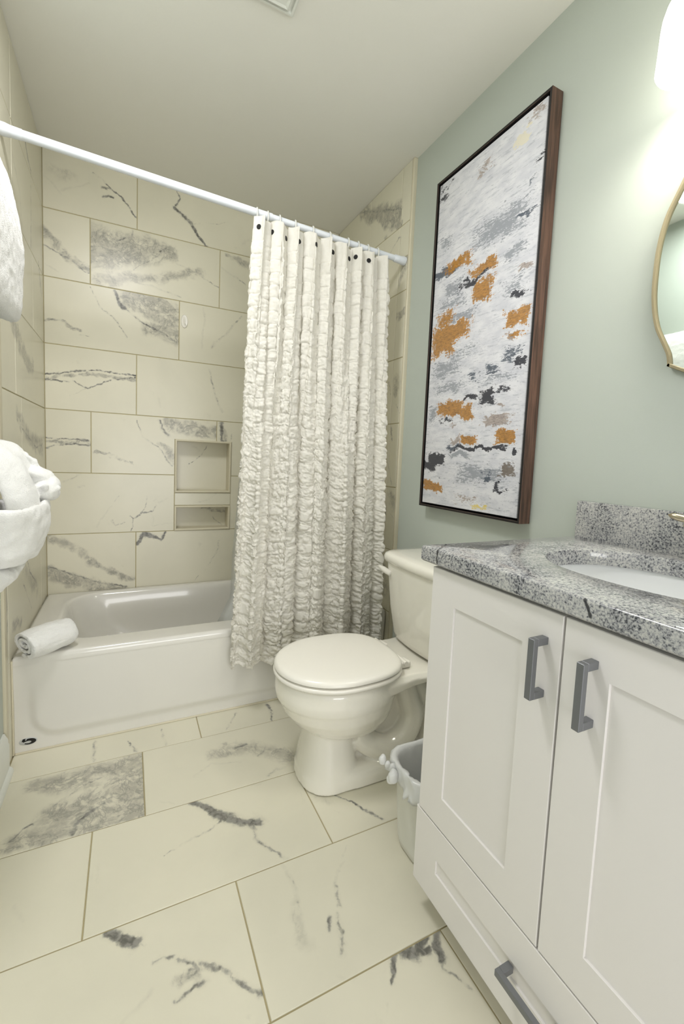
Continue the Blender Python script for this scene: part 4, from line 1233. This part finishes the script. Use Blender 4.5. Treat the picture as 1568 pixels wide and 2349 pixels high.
# worktop with its oval cut-out and backsplash
CX0, CX1, CY0, CY1, CZ = 0.966, 1.504, -1.680, -2.425, 0.883
SXC, SYC, SA, SB = 1.268, -2.032, .169, .213
top = thing('countertop', (1.235, VYC, .847), 'grey speckled granite countertop with an oval sink cut-out', 'countertop')
def sup(n, sa, sb, z, ex=2.25):
    return [(SXC + sa * math.copysign(abs(math.cos(a)) ** (2 / ex), math.cos(a)), SYC + sb * math.copysign(abs(math.sin(a)) ** (2 / ex), math.sin(a)), z) for a in [2 * PI * k / n for k in range(n)]]
def rect_ring(n, ins, z):
    out = []
    hx_ = (CX1 - CX0) / 2 - ins; hy_ = (CY0 - CY1) / 2 - ins; mx_, my_ = (CX0 + CX1) / 2, (CY0 + CY1) / 2
    for k in range(n):
        a = 2 * PI * k / n; c, s = math.cos(a), math.sin(a)
        # ray from the sink centre to the slab's edge
        t = 1e9
        if c > 1e-9: t = min(t, (mx_ + hx_ - SXC) / c)
        if c < -1e-9: t = min(t, (mx_ - hx_ - SXC) / c)
        if s > 1e-9: t = min(t, (my_ + hy_ - SYC) / s)
        if s < -1e-9: t = min(t, (my_ - hy_ - SYC) / s)
        out.append([SXC + t * c, SYC + t * s, z])
    for qx in (mx_ - hx_, mx_ + hx_):                # snap the nearest points onto the corners
        for qy in (my_ - hy_, my_ + hy_):
            b_ = min(out, key=lambda p: (p[0] - qx) ** 2 + (p[1] - qy) ** 2); b_[0] = qx; b_[1] = qy
    return [tuple(p) for p in out]
NN = 128
bm = bmesh.new()
R = [rect_ring(NN, .004, .8475), rect_ring(NN, .0, .8515), rect_ring(NN, 0, CZ - .005), rect_ring(NN, .0015, CZ - .0015), rect_ring(NN, .005, CZ), sup(NN, SA + .003, SB + .003, CZ), sup(NN, SA + .0008, SB + .0008, CZ - .0009), sup(NN, SA, SB, CZ - .003), sup(NN, SA, SB, .8475)]
RR = add_loft(bm, R, False, False)
for i in range(NN):
    j = (i + 1) % NN
    bm.faces.new((RR[-1][i], RR[-1][j], RR[0][j], RR[0][i]))
bmobj('slab', bm, M['granite'], top, autosmooth=45)
box('backsplash', 1.487, 1.5065, CY1, -1.688, CZ - .0005, .985, M['granite'], top, .0015, 2)

snk = thing('sink', (SXC, SYC, .70), 'white oval undermount basin set in the granite countertop', 'sink')
bm = bmesh.new()
prof = [(.03, .845), (.03, .838), (.012, .838), (.006, .80), (-.004, .765), (-.03, .735), (-.07, .718), (-.13, .710), (-.145, .709)]
inn = [(-.145, .712), (-.13, .714), (-.072, .722), (-.034, .739), (-.009, .768), (.0005, .80), (.005, .8385), (.006, .8465), (.03, .8465)]
add_loft(bm, [sup(80, SA + o, SB + o * 1.0, z) for o, z in prof[::-1]] , True, False)
bm2 = [sup(80, SA + o, SB + o, z) for o, z in inn]
add_loft(bm, bm2, True, False)
bmobj('basin', bm, M['sink'], snk, autosmooth=50)
bm = bmesh.new(); add_lathe(bm, (SXC, SYC, .7125), (0, 0, 1), [(.001, 0), (.021, 0), (.022, .002), (.018, .004), (.001, .003)], 24)
bmobj('drain', bm, M['nickel'], snk, autosmooth=40)

# centre-set tap
FX, FY = 1.458, SYC
fa = thing('faucet', (FX, FY, CZ), 'brushed nickel two-lever faucet behind the sink', 'faucet')
bm = bmesh.new()
add_loft(bm, [rrect(FX, FY, .024 - s, .054 - s, .023, CZ + z) for s, z in ((0, .0005), (0, .008), (.003, .012), (.008, .014))])
bmobj('base', bm, M['nickel'], fa, autosmooth=45)
bm = bmesh.new()
add_tube(bm, smooth_path([(FX, FY, CZ + .01), (FX, FY, CZ + .06), (FX - .006, FY, CZ + .11), (FX - .05, FY, CZ + .135), (FX - .10, FY, CZ + .115), (FX - .115, FY, CZ + .085)], 8), .0125, 18)
bmobj('spout', bm, M['nickel'], fa, smooth=True)
for s in (1, -1):
    hy_ = FY + s * .036
    bm = bmesh.new()
    add_lathe(bm, (FX, hy_, CZ + .01), (0, 0, 1), [(.019, 0), (.0175, .02), (.014, .045), (.015, .06), (.013, .075), (.004, .080)], 24)
    hb = bmobj('valve_body', bm, M['nickel'], fa, autosmooth=50)
    bm = bmesh.new()
    add_tube(bm, smooth_path([(FX + .002, hy_ - s * .006, CZ + .078), (FX - .006, hy_ + s * .012, CZ + .088), (FX - .014, hy_ + s * .038, CZ + .094), (FX - .017, hy_ + s * .0545, CZ + .0975)], 6), [.0085] * 8 + [.008] * 5 + [.0075, .007, .006, .0045, .0025, .001], 16)
    bmobj('lever', bm, M['nickel'], hb, smooth=True)

# ------------------------------------------------------------------ mirror
MY, MZ = -2.065, 1.548
mir = thing('wall_mirror', (Wd, MY, MZ), 'scalloped mirror in a thin champagne metal frame above the sink', 'mirror')
def mirror_outline():
    # upper-left quarter read in (across, up); mirrored round both axes
    side = [(.2355, 0), (.2345, .045), (.229, .09), (.219, .13), (.205, .162), (.1965, .18), (.188, .20), (.184, .222)]
    topc = [(.183, .226), (.165, .236), (.145, .247), (.10, .274), (.05, .292), (0, .298)]
    q = side + topc
    out = [(a, b) for a, b in q] + [(-a, b) for a, b in q[::-1][1:]]
    out += [(-a, -b) for a, b in q[1:]] + [(a, -b) for a, b in q[::-1][1:-1]]
    # refine
    res = []
    n = len(out)
    for i in range(n):
        p0, p1, p2, p3 = (Vector((*out[(i + k) % n], 0)) for k in (-1, 0, 1, 2))
        for s in range(5):
            t = s / 5
            res.append(0.5 * (2 * p1 + (p2 - p0) * t + (2 * p0 - 5 * p1 + 4 * p2 - p3) * t * t + (3 * p1 - p0 - 3 * p2 + p3) * t ** 3))
    return [(p.x, p.y) for p in res]
mo = mirror_outline()
def moff(s, x):
    n = len(mo); out = []
    for i in range(n):
        p, q = Vector((*mo[i - 1], 0)), Vector((*mo[(i + 1) % n], 0)); t = (q - p).normalized(); nr = Vector((-t.y, t.x, 0))
        out.append((x, MY + mo[i][0] + nr.x * s, MZ + mo[i][1] + nr.y * s))
    return out
bm = bmesh.new()
add_loft(bm, [moff(0, Wd - .001), moff(0, Wd - .017), moff(.0015, Wd - .020), moff(.0065, Wd - .020), moff(.008, Wd - .017), moff(.0085, Wd - .011)], False, False)
bmobj('frame', bm, M['champagne'], mir, autosmooth=40)
bm = bmesh.new()
gl = lambda x: [(x, MY + a * .982, MZ + b * .986) for a, b in mo]
ro = gl(Wd - .012); ctr = Vector((Wd - .012, MY, MZ))
add_loft(bm, [gl(Wd - .006), ro] + [[tuple(ctr + (Vector(p) - ctr) * k) for p in ro] for k in (.6, .25, .02)], True, True)
bmobj('glass', bm, M['mirror'], mir)

# ------------------------------------------------------------------ vanity light: three opal shades on a bar
LY = [-1.916, -2.051, -2.186]; LZ0, LX = 1.921, 1.408
vl = thing('vanity_light', (Wd, LY[1], 2.02), 'vanity wall light with glowing white glass shades above the mirror', 'light')
bm = bmesh.new(); add_box(bm, Wd - .022, Wd - .0005, LY[2] - .05, LY[0] + .02, 2.075, 2.135, .004, 2)
bmobj('back_plate', bm, M['nickel'], vl, autosmooth=40)
for y in LY:
    bm = bmesh.new(); add_tube(bm, smooth_path([(Wd - .02, y, 2.105), (LX + .05, y, 2.118), (LX, y, 2.118), (LX, y, 2.07)], 6), .008, 12)
    bmobj('arm', bm, M['nickel'], vl, smooth=True)
    bm = bmesh.new()
    add_lathe(bm, (LX, y, LZ0), (0, 0, 1), [(.0620, .002), (.0640, 0), (.0655, .003), (.0645, .02), (.0620, .085), (.0600, .105), (.0545, .125), (.043, .141), (.027, .149), (.012, .151), (.012, .147), (.026, .145), (.041, .137), (.0515, .123), (.0570, .104), (.0590, .085), (.0612, .02)], 40, False)
    sh = bmobj('shade', bm, M['shade'], vl, smooth=True); sh['label'] = 'glowing white glass shade'
    bm = bmesh.new(); add_lathe(bm, (LX, y, LZ0 + .06), (0, 0, 1), [(.002, 0), (.014, .004), (.022, .016), (.024, .03), (.019, .05), (.012, .066), (.012, .10)], 20)
    bmobj('bulb', bm, M['bulb'], sh, smooth=True)
    ld = bpy.data.lights.new('bulb_light', 'POINT'); ld.energy = BULB_W; ld.color = (1, .98, .93); ld.shadow_soft_size = .022
    lo = bpy.data.objects.new('bulb_light', ld); COL.objects.link(lo); lo.location = (LX, y, LZ0 + .046)
# ------------------------------------------------------------------ framed abstract painting
PY0, PY1, PZ0, PZ1 = -0.990, -1.517, 0.892, 2.182
PXF = Wd - .048
pic = thing('framed_painting', (Wd, (PY0 + PY1) / 2, PZ0), 'tall abstract painting in white, gold and navy in a dark wood frame', 'painting')
bm = bmesh.new()
R_ = lambda s, x: [(x, PY0 - s, PZ0 + s), (x, PY1 + s, PZ0 + s), (x, PY1 + s, PZ1 - s), (x, PY0 - s, PZ1 - s)]
add_loft(bm, [R_(0, Wd - .002), R_(0, PXF + .0008), R_(.0008, PXF), R_(.0072, PXF), R_(.008, PXF + .0008)], False, False)
fr = bmobj('frame', bm, M['wood'], pic)
fr.data.materials.append(M['wood_dark'])
for p in fr.data.polygons:
    if abs(p.normal.x) > .9 and p.center.x < -.04: p.material_index = 1
bm = bmesh.new()
add_loft(bm, [R_(.0081, PXF + .0008), R_(.0081, Wd - .012), R_(.05, Wd - .010)], False, True)
bmobj('inner_frame', bm, M['wood_dark'], pic)

def make_painting():
    t = NT('abstract_paint'); P = t.coord()
    cols = {'gold': sr(188, 131, 42), 'navy': sr(20, 23, 38), 'slate': sr(88, 98, 112), 'grey': sr(150, 154, 162), 'taupe': sr(178, 165, 158), 'cream': sr(226, 220, 200), 'brownish': sr(118, 108, 98), 'yellow': sr(226, 206, 120)}
    base = t.mix(t.ramp(t.noise(t.scaled(P, 1, 6, 14), 2.2, 5, .6), .35, .7), sr(226, 226, 230), sr(206, 207, 214))
    # dry-brush breakup, dragged across the canvas
    st1 = t.noise(t.scaled(P, 1, 5, 42), 3.0, 7, .68, .4)
    st2 = t.noise(t.scaled(P, 1, 20, 40), 4.0, 6, .7, .6, W=4.0)
    lump = t.noise(t.scaled(P, 1, 16, 26), 1.2, 5, .62, .8, W=9.0)
    vert = t.noise(t.scaled(P, 1, 60, 14), 2.2, 5, .65, .3, W=2.0)
    wv = t.vmath('SUBTRACT', t.noise(P, 14, 4, .6, out='Color'), (.5, .5, .5))
    wv2 = t.vmath('SUBTRACT', t.noise(P, 70, 4, .6, W=3., out='Color'), (.5, .5, .5))
    Pw = t.vmath('ADD', P, t.vmath('ADD', t.vmath('SCALE', wv, scale=.075), t.vmath('SCALE', wv2, scale=.016)))
    sep = t.new('ShaderNodeSeparateXYZ'); t.l.new(Pw, sep.inputs[0])
    Y, Z = sep.outputs[1], sep.outputs[2]
    finer = t.noise(t.scaled(P, 1, 45, 150), 1.6, 5, .75, .3, W=21.0)
    # all-over thin grey scratches
    sc0 = t.ramp(t.math('ADD', st1, t.math('MULTIPLY', t.math('SUBTRACT', finer, .5), .5)), .54, .64, 0, .55)
    col = t.mix(sc0, base, sr(168, 172, 180))
    gold_n = t.noise(t.scaled(P, 1, 24, 55), 2.0, 7, .72, .5, W=12.0)
    low = t.ramp(Z, .1, .75, 1, .25)
    col = t.mix(t.math('MULTIPLY', t.ramp(t.math('ADD', st2, t.math('MULTIPLY', t.math('SUBTRACT', finer, .5), .4)), .61, .68, 0, .8), low), col, sr(70, 76, 90))
    order = ['cream', 'grey', 'slate', 'taupe', 'brownish', 'gold', 'navy', 'yellow']
    src = {'gold': (vert, gold_n), 'navy': (lump, st2), 'slate': (st1, st2), 'grey': (st1, st2), 'taupe': (lump, st2), 'cream': (lump, lump), 'brownish': (st2, st1), 'yellow': (st1, st1)}
    for c in order:
        prev = None
        for cc, y, z, hy_, hz_, cov in PATCHES:
            if cc != c: continue
            y -= pic['_base'][1]; z -= pic['_base'][2]
            ay = t.math('DIVIDE', t.math('ABSOLUTE', t.math('SUBTRACT', Y, y)), hy_)
            az = t.math('DIVIDE', t.math('ABSOLUTE', t.math('SUBTRACT', Z, z)), hz_ + .003)
            m = t.math('MAXIMUM', ay, az)
            e = t.ramp(m, .08, 1.30, cov, 0.0)
            prev = e if prev is None else t.math('MAXIMUM', prev, e)
        if prev is None: continue
        a, b = src[c]
        nz = t.math('ADD', t.math('MULTIPLY', a, .55), t.math('MULTIPLY', b, .45))
        nz = t.math('ADD', nz, t.math('MULTIPLY', t.math('SUBTRACT', finer, .5), .75))
        nz = t.ramp(nz, .34, .66, 0.02, 1, smooth=False)
        v = t.math('SUBTRACT', t.math('MULTIPLY', prev, 1.62), nz)
        msk = t.math('MULTIPLY', t.ramp(v, 0.0, 0.07), t.ramp(prev, 0.03, 0.12))
        shade = t.mix(t.ramp(finer, .38, .66), cols[c], tuple(x * .45 for x in cols[c][:3]) + (1,)) if c in ('gold', 'slate', 'taupe') else cols[c]
        col = t.mix(t.math('MULTIPLY', msk, .93), col, shade)
    t.l.new(col, t.b.inputs['Base Color'])
    t.b.inputs['Roughness'].default_value = .42
    t.bump(st2, .12, .001)
    return t.m
M['painting'] = make_painting()
bm = bmesh.new(); add_box(bm, PXF + .004, Wd - .014, PY1 + .0150, PY0 - .0150, PZ0 + .0150, PZ1 - .0150, .003, 3)
cv = bmobj('canvas', bm, M['painting'], pic, autosmooth=40)
cv['label'] = 'abstract canvas painted white, gold, navy and grey'

# ------------------------------------------------------------------ towels on the left
def bar(z, x, y0, y1, label):
    tb = thing('towel_bar', (-.008, (y0 + y1) / 2, z), label, 'towel bar')
    bm = bmesh.new(); add_tube(bm, [(x, y0, z), (x, y1, z)], .009, 16)
    bmobj('rail', bm, M['nickel'], tb, autosmooth=40)
    for y in (y0 - .012, y1 + .012):
        bm = bmesh.new(); add_lathe(bm, (-.0075, y, z), (1, 0, 0), [(.026, 0), (.026, .006), (.012, .012), (.010, x + .0)], 20); add_lathe(bm, (x, y - .012, z), (0, 1, 0), [(.013, 0), (.014, .004), (.014, .02), (.013, .024)], 20)
        bmobj('post', bm, M['nickel'], tb, autosmooth=40)
bar(1.790, .042, -1.62, -1.04, 'brushed nickel towel bar high on the left wall under the hanging bath towel')
bar(1.045, .055, -1.66, -1.16, 'brushed nickel towel bar low on the left wall under the folded towel display')

def towel_over_bar():
    ys = [-.995, -.990, -.990, -.995, -1.02, -1.1, -1.2, -1.3, -1.40, -1.50, -1.55, -1.56]
    sh = [.55, .80, .92, .98, 1, 1, 1, 1, 1, 1, .95, .6]
    base = [(.016, 1.43), (.010, 1.55), (.012, 1.70), (.020, 1.785), (.036, 1.808), (.053, 1.808), (.076, 1.767), (.089, 1.711), (.098, 1.658), (.102, 1.591), (.101, 1.53), (.099, 1.476), (.096, 1.43), (.087, 1.407), (.070, 1.402), (.05, 1.405), (.03, 1.412)]
    n = len(base)
    pts = smooth_path([Vector((a, 0, b)) for a, b in base + [base[0]]], 8)[:-1]
    c = Vector((.056, 0, 1.59))
    rings = []
    for y, s in zip(ys, sh):
        rings.append([(c.x + (p.x - c.x) * s, y, c.z + (p.z - c.z) * (1 - (1 - s) * .12)) for p in pts])
    bm = bmesh.new(); add_loft(bm, rings)
    o = bmobj('hanging_towel', bm, M['terry'], smooth=True)
    remesh(o, .006, 3)
    ruffle_mesh(o, .0012, 60); ruffle_mesh(o, .0025, 7, 4)
    return tag(o, 'white bath towel hanging high from the bar on the left wall', 'towel')
towel_over_bar()

BYC = -1.235
def bundle(name, label, prof, n=56, power=2.3, hem=None):
    """prof: (z, x wall side, x room side, y far, y near) sections of a thick folded towel"""
    bm = bmesh.new(); rings = []
    for z, xa, xb, ya, yb in prof:
        xc, hx_ = (xa + xb) / 2, (xb - xa) / 2; yc, hy_ = (ya + yb) / 2, (ya - yb) / 2
        rings.append([(xc + hx_ * math.copysign(abs(math.cos(a)) ** (2 / power), math.cos(a)), yc + hy_ * math.copysign(abs(math.sin(a)) ** (2 / power), math.sin(a)), z) for a in [2 * PI * k / n for k in range(n)]])
    add_loft(bm, rings)
    return bm
# bath towel folded low behind, its rounded bottom showing
bm = bundle('', '', [(.722, .03, .06, -1.10, -1.40), (.732, .015, .085, -1.07, -1.44), (.752, .008, .112, -1.055, -1.46), (.775, .006, .126, -1.05, -1.47), (.792, .006, .110, -1.05, -1.47), (.81, .006, .074, -1.06, -1.46), (.90, .006, .066, -1.07, -1.45), (.98, .010, .066, -1.08, -1.44), (1.015, .014, .060, -1.10, -1.42), (1.025, .03, .05, -1.12, -1.40)])
o = bmobj('bath_towel', bm, M['terry'], smooth=True); remesh(o, .006, 4); ruffle_mesh(o, .0015, 60); ruffle_mesh(o, .004, 14, 2)
tag(o, 'white bath towel folded over the lower bar, rounded bottom edge showing below the pocket', 'towel')
# hand towel: pocket front plus the swathes that run over the bar
bm = bundle('', '', [(.796, .085, .135, -1.10, -1.30), (.802, .07, .150, -1.09, -1.33), (.83, .07, .166, -1.075, -1.36), (.88, .07, .176, -1.07, -1.39), (.922, .075, .1775, -1.07, -1.41), (.936, .08, .1745, -1.075, -1.41), (.938, .085, .165, -1.085, -1.40), (.925, .09, .158, -1.095, -1.39), (.90, .1, .150, -1.11, -1.37)], power=2.8)
for off, xs in ((0, 0), (.034, -.012), (.068, -.02)):
    pass
o = bmobj('hand_towel', bm, M['terry'], smooth=True); remesh(o, .0045, 3); ruffle_mesh(o, .0013, 70); ruffle_mesh(o, .004, 16, 8)
hand = tag(o, 'white hand towel folded into a pocket on the left wall, holding the ruffled washcloth', 'towel')
bm = bmesh.new()
def swathe(path, w, th):
    P_ = smooth_path(path, 8)
    rings = []
    for i, p in enumerate(P_):
        t_ = (P_[min(i + 1, len(P_) - 1)] - P_[max(i - 1, 0)]).normalized()
        side = Vector((.35, 1, .1)).normalized(); side = (side - t_ * side.dot(t_)).normalized(); nr = t_.cross(side)
        k = 20
        rings.append([p + side * (w * math.cos(2 * PI * j / k)) + nr * (th * math.sin(2 * PI * j / k)) for j in range(k)])
    add_loft(bm, rings)
swathe([(.020, -1.30, .93), (.022, -1.29, 1.03), (.055, -1.285, 1.068), (.105, -1.28, 1.03), (.135, -1.27, .96), (.145, -1.26, .90)], .055, .019)
swathe([(.025, -1.17, .95), (.025, -1.17, 1.03), (.060, -1.165, 1.066), (.098, -1.16, 1.045), (.118, -1.155, .985), (.125, -1.15, .91)], .05, .017)
sw = bmobj('swathe', bm, M['terry'], hand, smooth=True); remesh(sw, .0045, 3); ruffle_mesh(sw, .002, 30)

# washcloth gathered into a ruffled fan
def petal_fan():
    nr_, na = 26, 190
    V_ = []; F_ = []
    c0 = Vector((.120, -1.150, .915))
    ax = Vector((.42, .05, .90)).normalized(); u_ = Vector((0, 1, 0)); u_ = (u_ - ax * u_.dot(ax)).normalized(); v_ = ax.cross(u_)
    for j in range(nr_):
        r = j / (nr_ - 1)
        for i in range(na):
            a = 2 * PI * i / na
            rad = (.018 + .026 * r) * (1 + .10 * math.sin(3 * a + 1))
            w_ = r ** 1.1 * (.015 * math.sin(7 * a + .8 * math.sin(2 * a)) + .009 * math.sin(13 * a + 2 * r + 1))
            h_ = .092 * r - .030 * r * r * r + w_ * .7
            rr = rad + w_ * .6
            V_.append(c0 + ax * h_ + u_ * (rr * math.cos(a) * 1.05) + v_ * (rr * math.sin(a) * .8))
    for j in range(nr_ - 1):
        for i in range(na):
            k = (i + 1) % na; F_.append((j * na + i, j * na + k, (j + 1) * na + k, (j + 1) * na + i))
    o = pymesh('washcloth', V_, F_, M['terry'], smooth=True)
    s = o.modifiers.new('thickness', 'SOLIDIFY'); s.thickness = .011; s.offset = 0
    remesh(o, .0032, 4)
    return o
o = petal_fan()
# the folded lobes that reach out over the pocket, and the rosette at the back
bm = bmesh.new()
from mathutils import Euler
def blob(p, r, rot):
    res = bmesh.ops.create_icosphere(bm, subdivisions=4, radius=1)
    Mx = Matrix.Translation(p) @ rot.to_4x4() @ Matrix.Diagonal((*r, 1))
    bmesh.ops.transform(bm, matrix=Mx, verts=res['verts'])
E_ = lambda *a: Euler(a).to_matrix()
bm.from_mesh(o.data)
blob((.138, -1.125, .988), (.044, .045, .034), E_(0, .35, .1))
blob((.152, -1.12, .985), (.030, .04, .030), E_(0, .5, .1))
blob((.166, -1.120, .968), (.026, .045, .030), E_(0, .6, .1))
blob((.168, -1.120, .954), (.024, .042, .022), E_(0, .2, .1))
blob((.155, -1.150, .960), (.032, .035, .026), E_(0, .3, .1))
blob((.112, -1.125, 1.032), (.018, .026, .028), E_(.2, .2, 0))
blob((.128, -1.12, 1.026), (.016, .022, .018), E_(.2, .5, 0))
for path, r in (([(.092, -1.19, .962), (.098, -1.20, .984), (.114, -1.20, .992), (.128, -1.195, .984), (.134, -1.19, .970), (.126, -1.195, .960)], .0075),
                ([(.094, -1.185, 1.000), (.106, -1.19, 1.010), (.124, -1.185, 1.008), (.146, -1.17, 1.000), (.168, -1.15, .985), (.184, -1.13, .962)], .0075),
                ([(.100, -1.20, .955), (.118, -1.20, .968), (.138, -1.19, .958), (.152, -1.18, .942)], .010),
                ([(.094, -1.15, 1.045), (.106, -1.145, 1.055), (.120, -1.14, 1.046), (.136, -1.135, 1.036), (.142, -1.13, 1.020)], .008)):
    add_tube(bm, smooth_path(path, 8), r, 12)
me_ = o.data; bm.to_mesh(me_); bm.free()
remesh(o, .0032, 2); ruffle_mesh(o, .0022, 22, 3); ruffle_mesh(o, .0012, 80)
tag(o, 'white washcloth gathered into a ruffled flower above the hand towel pocket', 'washcloth')

# rolled towel on the corner of the tub rim
def roll():
    ax = Vector((.74, .66, 0)).normalized(); side = Vector((-ax.y, ax.x, 0)); up = Vector((0, 0, 1))
    c0 = Vector((.044, -.762, ZR + .0565)); Lr = .152
    turns = 2.35; n = 120; th = .0125
    r0, r1 = .014, .0575
    prof = []
    for i in range(n + 1):
        f_ = i / n
        a = -2 * PI * turns * (1 - f_) - 1.2
        r = r0 + (r1 - r0) * f_
        r *= 1 + .05 * math.sin(2 * a + 1)
        prof.append((r, a))
    outer = [((r) * math.cos(a) * 1.10, (r) * math.sin(a) * .95) for r, a in prof]
    inner = [((r - th) * math.cos(a) * 1.10, (r - th) * math.sin(a) * .95) for r, a in prof]
    loop = outer + inner[::-1]
    bm = bmesh.new()
    rings = []
    for k, (s, shrink) in enumerate(((-.004, .90), (0, .97), (.012, 1.0), (.05, 1.02), (.1, 1.02), (.135, 1.0), (Lr, .92), (Lr + .006, .80))):
        rings.append([c0 + ax * (s + (.006 * math.sin(i * .12) if k < 2 else 0)) + side * (p * shrink) + up * (q * shrink) for i, (p, q) in enumerate(loop)])
    add_loft(bm, rings, False, False)
    # end faces as quads between the two spirals
    bm.verts.ensure_lookup_table()
    m = len(loop)
    for base in (0, (len(rings) - 1) * m):
        for i in range(n):
            bm.faces.new([bm.verts[base + i], bm.verts[base + i + 1], bm.verts[base + m - 2 - i], bm.verts[base + m - 1 - i]])
    o = bmobj('rolled_towel', bm, M['terry'], smooth=True)
    s = o.modifiers.new('sub', 'SUBSURF'); s.levels = s.render_levels = 2
    dg = bpy.context.evaluated_depsgraph_get(); dg.update()
    me = bpy.data.meshes.new_from_object(o.evaluated_get(dg)); o.modifiers.clear(); o.data = me
    for p in me.polygons: p.use_smooth = True
    ruffle_mesh(o, .0011, 80); ruffle_mesh(o, .0022, 24, 5)
    zmin = min(v.co.z for v in me.vertices)
    me.transform(Matrix.Translation((0, 0, ZR - zmin + .0004)))
    return tag(o, 'white towel rolled up on the front left corner of the tub rim', 'towel')
roll()

# drop the working property used while parenting
for o in bpy.data.objects:
    if '_base' in o: del o['_base']
